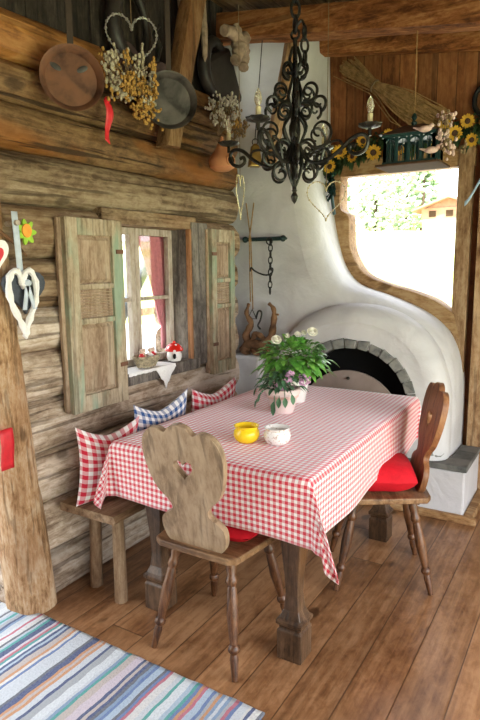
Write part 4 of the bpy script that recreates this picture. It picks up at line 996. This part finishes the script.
def bouquet(cen, spread, nst, heads, label, name='dried_bouquet', seed=1, out=Vector((.35, 0, 0)), group=None):
    t = thing(name, label, 'dried flowers', cen, group); c = Vector(cen); rd = random.Random(seed)
    st_ = MB(); hd = []
    for i in range(nst):
        d = Vector((abs(rd.gauss(0, .05)) * 1, rd.uniform(-1, 1) * spread[0], rd.uniform(spread[1], spread[2])))
        e = c + d; st_.tube([c, c + d * .5 + Vector((.01, 0, 0)), e], .0018, 4)
        k_ = heads[i % len(heads)] if rd.random() > .2 else heads[0]
        hd.append((k_, MB()))
        for j in range(8):
            q = e + Vector((rd.gauss(0, .010), rd.gauss(0, .013), rd.gauss(0, .015))); hd[-1][1].ball(q, rd.uniform(.005, .0095), 5, 4, (1, 1, 1.3))
    st_.build('stems', 'dry_stem', t)
    for k_, hm in hd: hm.build('flower_head', k_, t, smooth=False)
    return t
t = bouquet((-1.90, 2.13, 2.34), (.15, -.10, .10), 52, ['dry_beige', 'dry_ochre'], 'dried bouquet of beige and ochre flowers between the two pans', seed=4)
mb = MB()
for k_ in range(14): mb.ball((-1.86, 2.215 + .004 * math.sin(k_), 2.36 + k_ * .011), .012 - .0004 * k_, 6, 4)
mb.build('tall_flower', 'dry_beige', t)
mb = MB(); rd = random.Random(5)
for k_ in range(150): mb.ball((-1.86 + rd.uniform(-.03, .03), 2.215 + rd.gauss(0, .055), 2.235 + rd.gauss(0, .042)), rd.uniform(.006, .011), 5, 4)
mb.build('ochre_florets', 'dry_ochre', t, smooth=False)['kind'] = 'stuff'
mb = MB(); mb.grid(lambda u, v: Vector((-1.93 + .008 * math.sin(v * 7), 2.04 + .035 * (u - .5) * (1 + .3 * math.sin(v * 6)) + .012 * math.sin(v * 4), 2.23 - .17 * v - .015 * u * v)), 3, 16)
mb.ball((-1.93, 2.045, 2.235), .014, 8, 6)
tag(mb.build('red_ribbon', 'ribbon_red', loc=(-1.93, 2.05, 2.23), solid=.0015), 'red ribbon dangling below the dried bouquet', 'ribbon')
bouquet((-1.93, 2.94, 2.24), (.11, .04, .20), 40, ['dry_white', 'dry_stem', 'dry_white'], 'dried bunch of small white flowers beside the terracotta gourd', seed=8)
bouquet((-1.91, 3.08, 2.24), (.05, .02, .13), 14, ['dry_ochre', 'dry_stem'], 'small dried bunch with yellow heads next to the white dried bunch', seed=9)
# gourd
t = thing('terracotta_gourd', 'orange terracotta gourd birdhouse with round hole hanging on the logs', 'birdhouse', (-1.91, 2.925, 2.03))
mb = MB(); mb.lathe([(0, 2.035), (.04, 2.037), (.070, 2.055), (.078, 2.085), (.068, 2.115), (.045, 2.145), (.032, 2.17), (.024, 2.19), (.011, 2.20), (.009, 2.225), (0, 2.228)], (-1.895, 2.925, 0), 28); mb.build('shell', 'terra', t)
mb = MB(); d = Vector((.8, -.25, 0)).normalized(); c = Vector((-1.895, 2.925, 2.088)) + d * .066
q = d.to_track_quat('Z', 'Y').to_matrix(); mb.lathe([(.028, 0), (.030, .014), (.024, .016), (.022, .0)], c, 20, q); h = mb.build('rim', 'terra', t)
mb = MB(); mb.lathe([(0, .0135), (.0225, .0135)], c, 20, q); mb.build('hole', 'seed_brown', h)  # closed dark disc, its colour stands in for the shade inside
# leather collars and dark gear
def collar(cen, ry, rz_, rt_, mat, label, lean=0.0, name='horse_collar'):
    mb = MB(); c = Vector(cen); pts = []
    for i in range(40):
        a = 2 * PI * i / 40; pts.append(c + Vector((lean * math.sin(a), ry * math.cos(a), rz_ * math.sin(a) * (1 + .15 * math.sin(a)))))
    mb.tube(pts, [rt_ * (1.0 + .35 * math.sin(2 * PI * i / 40 - PI / 2)) for i in range(40)], 10, True)
    return tag(mb.build(name, mat, loc=cen), label, 'harness')
collar((-2.0, 2.30, 2.62), .12, .16, .03, 'leather', 'dark leather horse collar hanging behind the bead heart')
collar((-2.0, 3.03, 2.62), .12, .14, .028, 'leather', 'dark leather horse collar hanging right of the slanted timber')
mb = MB(); mb.lathe([(0, 0), (.085, 0), (.10, .02), (.085, .05), (0, .06)], (-2.045, 2.275, 2.47), 24, AXP)
tag(mb.build('leather_pad', 'plum', loc=(-2.0, 2.275, 2.47)), 'round brown leather pad on the wall behind the bead heart', 'harness')
mb = MB(); mb.lathe([(0, 0), (.075, 0), (.085, .02), (.075, .04), (0, .05)], (-1.94, 2.42, 2.41), 24, AXP)
tag(mb.build('leather_pad', 'plum', loc=(-1.92, 2.42, 2.41)), 'round brown leather pad just left of the dark pan', 'harness')
mb = MB(); mb.box((-2.05, 2.95, 2.42), (-1.97, 3.25, 2.74), Matrix.Rotation(.5, 3, 'X')); tag(mb.build('leather_bag', 'leather', loc=(-2.0, 3.1, 2.45), bev=.03), 'dark leather bag hanging behind the white dried bunch', 'bag')
mb = MB(); mb.tube([(-1.93, 2.39, 2.62), (-1.925, 2.42, 2.56), (-1.925, 2.395, 2.49), (-1.92, 2.425, 2.45)], [.012, .016, .014, .004], 8); mb.tube([(-1.93, 2.39, 2.62), (-1.93, 2.43, 2.66)], .008, 8)
tag(mb.build('iron_hook', 'iron', loc=(-1.93, 2.4, 2.6)), 'curved iron hook left of the dark pan handle', 'hook')
# antler-like pale root
t = thing('pale_root', 'pale knobbly forked root hanging under the roof by the chimney', 'root', (-1.88, 3.12, 2.76))
mb = MB()
for pts, rs in (([(0, -.16, .02), (0, -.08, .035), (0, 0, .0), (0, .05, -.02)], [.03, .032, .045, .045]), ([(0, 0, 0), (.01, .06, .05), (.0, .10, .11)], [.04, .03, .012]), ([(0, 0, 0), (0, -.01, -.07), (.0, -.05, -.11)], [.045, .03, .01]), ([(0, .04, -.02), (0, .05, -.09), (.01, .03, -.13)], [.04, .028, .012]), ([(0, 0, .02), (.01, -.04, .07), (.01, -.05, .09)], [.03, .018, .008])):
    mb.tube(catmull([(-1.88 + p[0], 3.10 + p[1], 2.77 + p[2]) for p in pts], 4), [rs[min(i // 4, len(rs) - 1)] * (1 + .15 * math.sin(i * 2)) for i in range(4 * (len(pts) - 1) + 1)], 9)
mb.build('root_body', 'pale_root', t)
# diagonal brace 2 + cowbell
mb = MB(); a, b_ = Vector((-1.66, 3.36, 2.86)), Vector((-1.83, 3.36, 2.10))
mb.tube([a.lerp(b_, i / 10) + Vector((.008 * nz((i, 0, 0)), .006, 0)) for i in range(11)], [.045 + .006 * nz((i * .7, 3, 0)) for i in range(11)], 8, seed=.3); struct(mb.build('trim_10', 'frame_wood'))
t = thing('cowbell', 'brass cowbell hanging left of the chandelier', 'bell', (-1.72, 3.0, 2.08))
mb = MB(); mb.lathe([(.050, 2.055), (.042, 2.10), (.030, 2.165), (.012, 2.18), (0, 2.181)], (-1.72, 3.0, 0), 4); mb.build('bell_body', 'brass', t, smooth=False, bev=.004)
mb = MB(); mb.tube([(-1.72 + .018 * math.cos(a), 3.0, 2.19 + .018 * math.sin(a)) for a in [2 * PI * i / 14 for i in range(14)]], .003, 6, True); mb.tube([(-1.72, 3.0, 2.20), (-1.76, 3.16, 2.78)], .003, 5); mb.build('loop', 'leather', t)
# post decorations
t = thing('white_peg', 'pale wooden peg sticking out near the top of the corner post', 'peg', (-2.02, 1.53, 1.67)); 
mb = MB(); mb.tube([(-2.05, 1.53, 1.668), (-1.93, 1.525, 1.672)], .011, 8); mb.build('shaft', 'sash', t)
hg = thing('felt_heart', 'slate grey felt heart with white wreath on a pale ribbon at the corner post', 'heart ornament', (-1.95, 1.555, 1.35))
mb = MB(); mb.prism(heart(1.555, 1.365, .20, .17), -1.968, -1.95, 'yz'); mb.build('heart', 'felt_grey', hg, bev=.005)
mb = MB(); pts = heart(1.53, 1.325, .13, .26, 40)
mb.tube([Vector((-1.935, a, c_)) for a, c_ in pts], [.0125 * (1 + .25 * math.sin(i * 2.2)) for i in range(40)], 8, True); mb.build('wreath', 'white_cloth', hg)
mb = MB(); mb.grid(lambda u, v: Vector((-1.945, 1.522 + .028 * (u - .5) + .012 * v, 1.68 - .28 * v)), 2, 10)
mb.grid(lambda u, v: Vector((-1.925, 1.545 + .02 * (u - .5) + .03 * v, 1.40 - .10 * v)), 2, 6); mb.grid(lambda u, v: Vector((-1.925, 1.545 + .02 * (u - .5) - .02 * v, 1.40 - .10 * v)), 2, 6)
mb.ball((-1.93, 1.545, 1.405), .018, 8, 6, (.5, 1.4, .8)); mb.build('ribbon', 'ribbon_grey', hg, solid=.002)
hg.location.z += 0.035
fl_ = thing('felt_flower', 'small lime and orange felt flower beside the pale ribbon on corner post', 'ornament', (-1.955, 1.585, 1.64))
mb = MB(); out = [(1.585 + (.038 + .01 * math.cos(7 * a)) * math.cos(a), 1.64 + (.042 + .01 * math.cos(7 * a)) * math.sin(a)) for a in [2 * PI * i / 56 for i in range(56)]]; mb.prism(out, -1.965, -1.957, 'yz'); mb.build('petals', 'lime_felt', fl_)
mb = MB(); mb.prism([(1.582 + .022 * math.cos(a), 1.645 + .027 * math.sin(a)) for a in [2 * PI * i / 20 for i in range(20)]], -1.957, -1.950, 'yz'); mb.build('centre', 'orange_felt', fl_)
mb = MB(); mb.tube([(-1.96, 1.46, 1.64), (-1.955, 1.53, 1.59), (-1.955, 1.575, 1.545)], [.008, .007, .004], 7)
tag(mb.build('twig', 'root_wood', loc=(-1.96, 1.5, 1.6)), 'dark bare twig stuck on the corner post above the grey heart', 'twig')
rh = thing('small_heart', 'white heart with red centre at the photo left edge by the post', 'heart ornament', (-1.94, 1.425, 1.55))
mb = MB(); mb.prism(heart(1.425, 1.545, .10, .12), -1.945, -1.93, 'yz'); mb.build('heart', 'white_cloth', rh, bev=.004)
mb = MB(); mb.prism(heart(1.425, 1.545, .045, .06), -1.930, -1.924, 'yz'); mb.build('centre', 'ribbon_red', rh)
mb = MB(); mb.grid(lambda u, v: Vector((-1.99 + .006 * math.sin(v * 5), 1.445 + .06 * (u - .5), .86 - .17 * v)), 4, 8)
tag(mb.build('red_cloth', 'ribbon_red', loc=(-1.99, 1.47, .86), solid=.003), 'red cloth strip hanging at the left edge on the corner post', 'cloth')

# ------------------------------------------------------------------ STOVE-WALL THINGS
ib = thing('iron_rack', 'black iron bar with chain and hooks fixed on the white stove wall', 'rack', (-1.94, 3.53, 1.67))
mb = MB(); mb.tube([(-2.10, 3.515, 1.675), (-1.80, 3.515, 1.675)], .014, 10)
for xx in (-2.095, -1.805): mb.ball((xx, 3.515, 1.675), .022, 8, 6); mb.tube([(xx, 3.515, 1.675), (xx, 3.57, 1.675)], .009, 8)
mb.build('bar', 'iron_green', ib)
def chain(mb, a, b_, ln, wd, r_):
    a, b_ = Vector(a), Vector(b_); n = max(1, int((b_ - a).length / (ln * .78))); d = (b_ - a).normalized(); o1 = d.orthogonal().normalized(); o2 = d.cross(o1)
    for i in range(n):
        c = a.lerp(b_, (i + .5) / n); s_ = o1 if i % 2 else o2
        mb.tube([c + d * math.sin(t) * ln / 2 + s_ * math.cos(t) * wd / 2 for t in [2 * PI * j / 12 for j in range(12)]], r_, 5, True)
mb = MB(); chain(mb, (-1.885, 3.49, 1.675), (-1.895, 3.50, 1.31), .05, .026, .0045); mb.build('chain', 'iron', ib)
mb = MB(); mb.tube([(-1.895 + .022 * math.cos(a), 3.49, 1.66 + .022 * math.sin(a)) for a in [2 * PI * i / 16 for i in range(16)]], .005, 6, True)
mb.tube(catmull([(-2.045, 3.49, 1.46), (-2.03, 3.48, 1.485), (-2.005, 3.48, 1.465), (-1.96, 3.48, 1.445), (-1.91, 3.48, 1.435), (-1.87, 3.48, 1.45), (-1.865, 3.48, 1.48), (-1.89, 3.48, 1.475)], 4), .006, 6); mb.build('hook', 'iron', ib)
hg2 = thing('rope_hanger', 'long doubled cord with iron triangle hook hanging on the stove wall', 'cord', (-2.045, 3.52, 1.3))
mb = MB(); mb.tube([(-2.035, 3.53, 1.92), (-2.052, 3.495, 1.68), (-2.05, 3.50, 1.25)], .0045, 6); mb.tube([(-2.095, 3.53, 1.92), (-2.04, 3.495, 1.66), (-2.03, 3.50, 1.20)], .0045, 6); mb.build('cord', 'straw', hg2)
mb = MB(); mb.tube([(-2.03, 3.49, 1.20), (-2.065, 3.49, 1.135), (-1.995, 3.49, 1.135)], .005, 6, True); mb.tube(catmull([(-2.0, 3.49, 1.14), (-1.98, 3.49, 1.19), (-1.955, 3.49, 1.18), (-1.965, 3.49, 1.13), (-1.985, 3.49, 1.09), (-1.965, 3.49, 1.065)], 4), .007, 6); mb.build('hook', 'iron', hg2)
rw = thing('driftwood_root', 'gnarled brown root standing on the white stove ledge', 'root', (-2.0, 3.49, .885))
mb = MB()
B = lambda pts, rs: mb.tube(catmull(pts, 5), [rs[0] + (rs[1] - rs[0]) * i / (5 * (len(pts) - 1)) * (1) + .003 * math.sin(i * 1.7) for i in range(5 * (len(pts) - 1) + 1)], 9)
B([(-2.09, 3.48, .90), (-2.05, 3.48, .95), (-1.98, 3.48, .955), (-1.88, 3.48, .92)], (.045, .028)); B([(-2.05, 3.48, .95), (-2.08, 3.49, 1.02), (-2.04, 3.49, 1.10), (-2.075, 3.49, 1.17), (-2.055, 3.49, 1.24)], (.032, .010))
B([(-1.97, 3.48, .95), (-1.89, 3.49, 1.0), (-1.865, 3.49, 1.10), (-1.86, 3.49, 1.20), (-1.90, 3.49, 1.245)], (.034, .010)); B([(-1.865, 3.49, 1.18), (-1.82, 3.48, 1.17)], (.012, .005)); B([(-2.03, 3.48, .96), (-2.0, 3.48, 1.03), (-1.95, 3.49, 1.01), (-1.93, 3.49, .98)], (.022, .016)); B([(-1.99, 3.47, .92), (-2.0, 3.47, .90)], (.035, .035))
mb.build('root_body', 'root_wood', rw)

# ------------------------------------------------------------------ CHANDELIER
HX, HY = -1.262, 2.575
cd = thing('chandelier', 'black wrought iron chandelier with scrollwork and four candle arms hanging over the table', 'chandelier', (HX, HY, 1.85))
def scroll(c, r0, r1, a0, a1, n=26): return [(c[0] + (r0 + (r1 - r0) * i / n) * math.cos(a0 + (a1 - a0) * i / n), c[1] + (r0 + (r1 - r0) * i / n) * math.sin(a0 + (a1 - a0) * i / n)) for i in range(n + 1)]
def radial(pts, ang): return [Vector((HX + r_ * math.cos(ang), HY + r_ * math.sin(ang), z_)) for r_, z_ in pts]
mb = MB(); mb.tube([(HX, HY, 1.84), (HX, HY, 2.52)], .011, 8); mb.ball((HX, HY, 2.12), .028, 10, 8, (1, 1, 1.8)); mb.build('stem', 'iron', cd)
mb = MB(); mb.lathe([(0, 1.785), (.012, 1.80), (.018, 1.82), (.008, 1.84), (.014, 1.85), (0, 1.86)], (HX, HY, 0), 12); mb.build('finial', 'iron', cd)
base_ang = math.atan2(.52, .854)
tiers = [((.030, 2.385), .038, .010, -1.6, 6.2), ((.072, 2.285), .048, .012, -2.2, 6.2), ((.055, 2.20), .040, .010, 2.2, -5.6), ((.118, 2.225), .040, .010, -1.2, 6.0),
         ((.125, 2.10), .075, .016, -2.4, 4.6), ((.07, 2.03), .048, .012, 2.8, -4.0), ((.135, 1.985), .050, .012, 2.4, -5.2), ((.075, 1.925), .052, .012, 2.0, -5.6), ((.04, 1.985), .034, .01, -1, 5)]
for q in range(6):
    ang = base_ang + PI / 6 + q * PI / 3; nr = Vector((-math.sin(ang), math.cos(ang), 0))
    mb = MB()
    for c_, r0, r1, a0, a1 in tiers: mb.tube(radial(scroll(c_, r0, r1, a0, a1), ang), [.0075 - .0025 * i / 26 for i in range(27)], 6)
    mb.tube(catmull(radial([(.012, 2.48), (.03, 2.42), (.012, 2.36), (.035, 2.27), (.02, 2.2), (.06, 2.13), (.03, 2.05), (.04, 1.97), (.02, 1.90), (.006, 1.87)], ang), 4), .007, 6)
    mb.build('scrollwork', 'iron', cd)
for q, adeg in enumerate((150, 240, 330, 60)):
    ang = base_ang + math.radians(adeg); mb = MB(); r_ = .36
    mb.tube(catmull(radial([(.02, 2.06), (.06, 1.985), (.13, 1.965), (.21, 2.00), (.28, 2.055), (.33, 2.065), (.352, 2.04), (.34, 2.0), (.30, 1.985), (.27, 2.0), (.275, 2.025), (.295, 2.02)], ang), 5), .009, 7)
    mb.tube(catmull(radial([(.13, 1.97), (.16, 2.04), (.22, 2.05), (.235, 2.02), (.21, 2.005)], ang), 5), .006, 6)
    mb.tube(radial([(r_, 2.055), (r_, 2.085)], ang), .008, 8)
    arm = mb.build('arm', 'iron', cd)
    p = radial([(r_, 2.085)], ang)[0]
    mb = MB(); mb.lathe([(.008, .0), (.03, .004), (.046, .012), (.05, .020), (.044, .014), (.01, .008)], p, 24, rib=(8, .12)); mb.build('drip_pan', 'iron', arm)
    mb = MB(); mb.lathe([(.0115, .006), (.0115, .062), (.009, .064), (0, .064)], p, 14); mb.build('candle_sleeve', 'wax', arm)
    mb = MB(); mb.lathe([(.007, .064), (.013, .075), (.0165, .092), (.013, .112), (.006, .128), (.001, .135), (0, .136)], p, 14); mb.build('bulb', 'bulb', arm)
mb = MB(); zr = roofz(HX)
mb.tube([(HX + .02 * math.cos(a), HY, 2.535 + .02 * math.sin(a)) for a in [2 * PI * i / 14 for i in range(14)]], .006, 6, True)
chain(mb, (HX, HY, 2.545), (HX, HY, zr - .05), .075, .04, .007)
mb.tube(catmull([(HX, HY, zr + .01), (HX, HY, zr - .03), (HX + .02, HY, zr - .06), (HX, HY, zr - .08), (HX - .02, HY, zr - .06)], 4), .007, 6)
mb.build('chain', 'iron', cd)
mb = MB(); chain(mb, (HX + .045, HY, 2.56), (HX + .05, HY, 2.40), .06, .034, .006); mb.tube(catmull([(HX, HY, 2.56), (HX + .03, HY, 2.59), (HX + .045, HY, 2.56)], 4), .006, 6); mb.build('spare_chain', 'iron', cd)

# ------------------------------------------------------------------ BIRDCAGE LANTERN
bx, by, bz = -0.88, 3.20, 2.0
bc = thing('arched_lantern', 'dark green arched house lantern hanging on string before the big window', 'lantern', (bx, by, bz))
W_, D_ = .125, .085
mb = MB(); mb.box((bx - .165, by - .12, bz), (bx + .165, by + .12, bz + .012)); mb.build('base_plate', 'seed_brown', bc, smooth=False, bev=.003)
mb = MB(); mb.box((bx - W_ - .01, by - D_ - .01, bz + .012), (bx + W_ + .01, by + D_ + .01, bz + .025)); mb.box((bx - W_ - .012, by - D_ - .012, bz + .145), (bx + W_ + .012, by + D_ + .012, bz + .160)); mb.build('rails', 'cage', bc, smooth=False)
mb = MB()
def wall(p0, p1, n):
    p0, p1 = Vector(p0), Vector(p1)
    for i in range(n + 1): q = p0.lerp(p1, i / n); mb.box((q.x - .007, q.y - .007, bz + .02), (q.x + .007, q.y + .007, bz + .148))
    for i in range(n):
        a, b_ = p0.lerp(p1, i / n), p0.lerp(p1, (i + 1) / n)
        pts = [a.lerp(b_, .5 - .5 * math.cos(PI * j / 8)) + Vector((0, 0, bz + .108 + .034 * math.sin(PI * j / 8))) for j in range(9)]; mb.tube(pts, .006, 6)
        mb.tube([a.lerp(b_, .5) + Vector((0, 0, bz + .025)), a.lerp(b_, .5) + Vector((0, 0, bz + .14))], .0025, 5)
wall((bx - W_, by - D_, 0), (bx + W_, by - D_, 0), 4); wall((bx - W_, by + D_, 0), (bx + W_, by + D_, 0), 4); wall((bx - W_, by - D_, 0), (bx - W_, by + D_, 0), 3); wall((bx + W_, by - D_, 0), (bx + W_, by + D_, 0), 3)
mb.build('arcade', 'cage', bc, smooth=False)
mb = MB(); zt = bz + .16; mb.add([(bx - .15, by - .11, zt), (bx + .15, by - .11, zt), (bx + .15, by + .11, zt), (bx - .15, by + .11, zt), (bx - .05, by, zt + .055), (bx + .05, by, zt + .055)], [(0, 1, 5, 4), (2, 3, 4, 5), (1, 2, 5), (3, 0, 4), (3, 2, 1, 0)]); mb.build('roof', 'plum', bc, smooth=False)
mb = MB(); mb.lathe([(.012, zt + .045), (.016, zt + .065), (.006, zt + .075), (.016, zt + .09), (.010, zt + .105), (0, zt + .115)], (bx, by, 0), 12); mb.build('finial', 'cage', bc)
mb = MB(); mb.tube([(bx, by, zt + .11), (bx, by, roofz(bx) - .10)], .0035, 6); mb.build('string', 'straw', bc)
for i, (dx, dz) in enumerate(((.085, .165), (.12, .06))):
    t = thing('decorative_bird', ['pale pink bird ornament perched on the lantern roof', 'pale pink bird ornament clipped on the lantern side'][i], 'bird ornament', (bx + dx, by - .11, bz + dz)); c = Vector((bx + dx, by - .105, bz + dz))
    mb = MB(); mb.ball(c, .022, 12, 8, (1.6, .8, .75)); mb.ball(c + Vector((.032, 0, .012)), .012, 8, 6); mb.tube([c + Vector((-.025, 0, 0)), c + Vector((-.06, 0, .012))], [.010, .003], 6); mb.tube([c + Vector((.040, 0, .012)), c + Vector((.05, 0, .011))], [.003, .001], 5); mb.build('body', 'bird', t)
bouquet((bx + .15, by - .09, bz + .06), (.035, -.03, .16), 14, ['bird', 'dry_stem'], 'small dried spray tied at the right side of the lantern', seed=21, name='dried_spray')

# ------------------------------------------------------------------ SUNFLOWER GARLAND, STRAW, RING
gp = catmull([(-1.66, 3.87, 2.14), (-1.55, 3.86, 2.20), (-1.42, 3.86, 2.25), (-1.25, 3.86, 2.28), (-1.05, 3.86, 2.27), (-0.85, 3.86, 2.29), (-0.66, 3.86, 2.29), (-0.45, 3.86, 2.26)], 10)
ga = thing('sunflower_garland', 'leafy sunflower garland running above the big window', 'garland', (-1.1, 3.86, 2.2))
mb = MB(); mb.tube(gp, .008, 6); rd = random.Random(2)
for p in gp:
    for j in range(13):
        a = rd.uniform(0, 2 * PI); d = Vector((rd.uniform(-.6, .6), -abs(math.cos(a)), math.sin(a))); leaf(mb, p + Vector((rd.gauss(0, .012), -abs(rd.gauss(0, .012)), rd.gauss(0, .03))), d, (0, -.3, 1), rd.uniform(.035, .065), rd.uniform(.018, .034), .5)
mb.build('leaves', 'leaf_dark', ga, auto=80)
def sunflower(c, r_, d):
    d = d.normalized(); q = d.to_track_quat('Z', 'Y').to_matrix(); mb = MB()
    for k_ in range(16):
        a = 2 * PI * k_ / 16 + (k_ % 2) * .1; v = q @ Vector((math.cos(a), math.sin(a), .15)); leaf(mb, c + v * r_ * .3, v, d, r_ * .75, r_ * .36, 0, .15)
    f = mb.build('sunflower', 'petal_yellow', ga, auto=80)
    mb = MB(); mb.ball(c + d * .004, r_ * .40, 12, 6, (1, 1, .35), q); mb.build('flower_centre', 'seed_brown', f)
for i, (x, z_, r_) in enumerate([(-1.60, 2.15, .045), (-1.53, 2.24, .05), (-1.44, 2.20, .04), (-1.37, 2.29, .045), (-1.30, 2.21, .05), (-1.20, 2.31, .04), (-1.13, 2.22, .045), (-1.02, 2.29, .042), (-.93, 2.26, .045), (-.86, 2.34, .04), (-.80, 2.27, .045), (-.73, 2.33, .042), (-.70, 2.22, .04), (-.62, 2.30, .042), (-.52, 2.27, .04)]):
    sunflower(Vector((x, 3.80, z_)), r_, Vector((.25 * math.sin(i * 2), -1, -.25 + .3 * math.cos(i * 3))))
# trailing garland down by the window corner
mb = MB(); hp = catmull([(-1.60, 3.86, 2.18), (-1.605, 3.84, 2.08), (-1.60, 3.85, 1.95), (-1.59, 3.87, 1.84)], 7)
mb.tube(hp, .012, 6)
for p in hp[:14]:
    for j in range(5): leaf(mb, p, Vector((rd.uniform(-1, 1), -.6, rd.uniform(-.8, .3))), (0, 0, 1), rd.uniform(.035, .06), .028, .4)
tag(mb.build('hanging_vine', 'cage', loc=(-1.6, 3.85, 2.1), auto=80), 'dark green strand hanging down the left corner of the big window', 'vine')
# straw sheaf
sh = thing('straw_sheaf', 'sheaf of dried straw tied on the board wall above the window', 'straw', (-1.2, 3.9, 2.5))
mb = MB(); rd = random.Random(6)
a0, tie, e0 = Vector((-1.53, 3.90, 2.79)), Vector((-1.32, 3.86, 2.63)), Vector((-.98, 3.86, 2.38))
for i in range(150):
    s_ = rd.gauss(0, 1); t_ = rd.gauss(0, 1); n_ = Vector((.6, 0, .8))
    p0 = a0 + n_ * .022 * s_ + Vector((rd.uniform(-.04, .05), -abs(t_) * .01, rd.uniform(-.03, .03))); p1 = tie + n_ * .014 * s_ + Vector((0, -abs(t_) * .014, 0))
    p2 = e0 + n_ * .030 * s_ + Vector((rd.uniform(-.08, .12), -abs(t_) * .022, rd.uniform(-.06, .04))); mid = p1.lerp(p2, .5) + n_ * .012 * s_
    mb.tube([p0, p1, mid, p2], .0034, 4)
mb.build('stalks', 'straw', sh)
mb = MB(); tt = (e0 - a0).normalized(); n1_ = Vector((.6, 0, .8)); mb.tube([tie + n1_ * .036 * math.cos(a) + Vector((0, .034 * math.sin(a) - .008, 0)) for a in [2 * PI * i / 18 for i in range(18)]], .006, 6, True); mb.build('tie', 'dry_stem', sh)
mb = MB(); mb.tube([(-.665 + .06 * math.cos(a), 3.95, 2.47 + .085 * math.sin(a)) for a in [2 * PI * i / 30 for i in range(30)]], .016, 8, True)
tag(mb.build('iron_ring', 'iron', loc=(-.665, 3.95, 2.47)), 'black iron ring on the board wall at the right photo edge', 'ring')
mb = MB(); mb.grid(lambda u, v: Vector((-.74 + .13 * v ** .7, 3.88, 1.86 + .17 * math.sin(v * 1.7) + .028 * (u - .5))), 2, 16)
tag(mb.build('blue_ribbon', 'ribbon_blue', loc=(-.7, 3.88, 1.95), solid=.002), 'pale blue ribbon fluttering at the right window post', 'ribbon')
mb = MB(); mb.lathe([(.006, 0), (.008, .03), (.018, .04), (.02, .055), (0, .06)], (-.60, 3.90, 1.565), 14, Matrix.Rotation(PI / 2, 3, 'X')); mb.tube([(-.60, 3.87, 1.565), (-.56, 3.85, 1.58)], .008, 7)
tag(mb.build('door_latch', 'iron', loc=(-.6, 3.89, 1.565)), 'dark iron latch on the boards right of the window', 'latch')
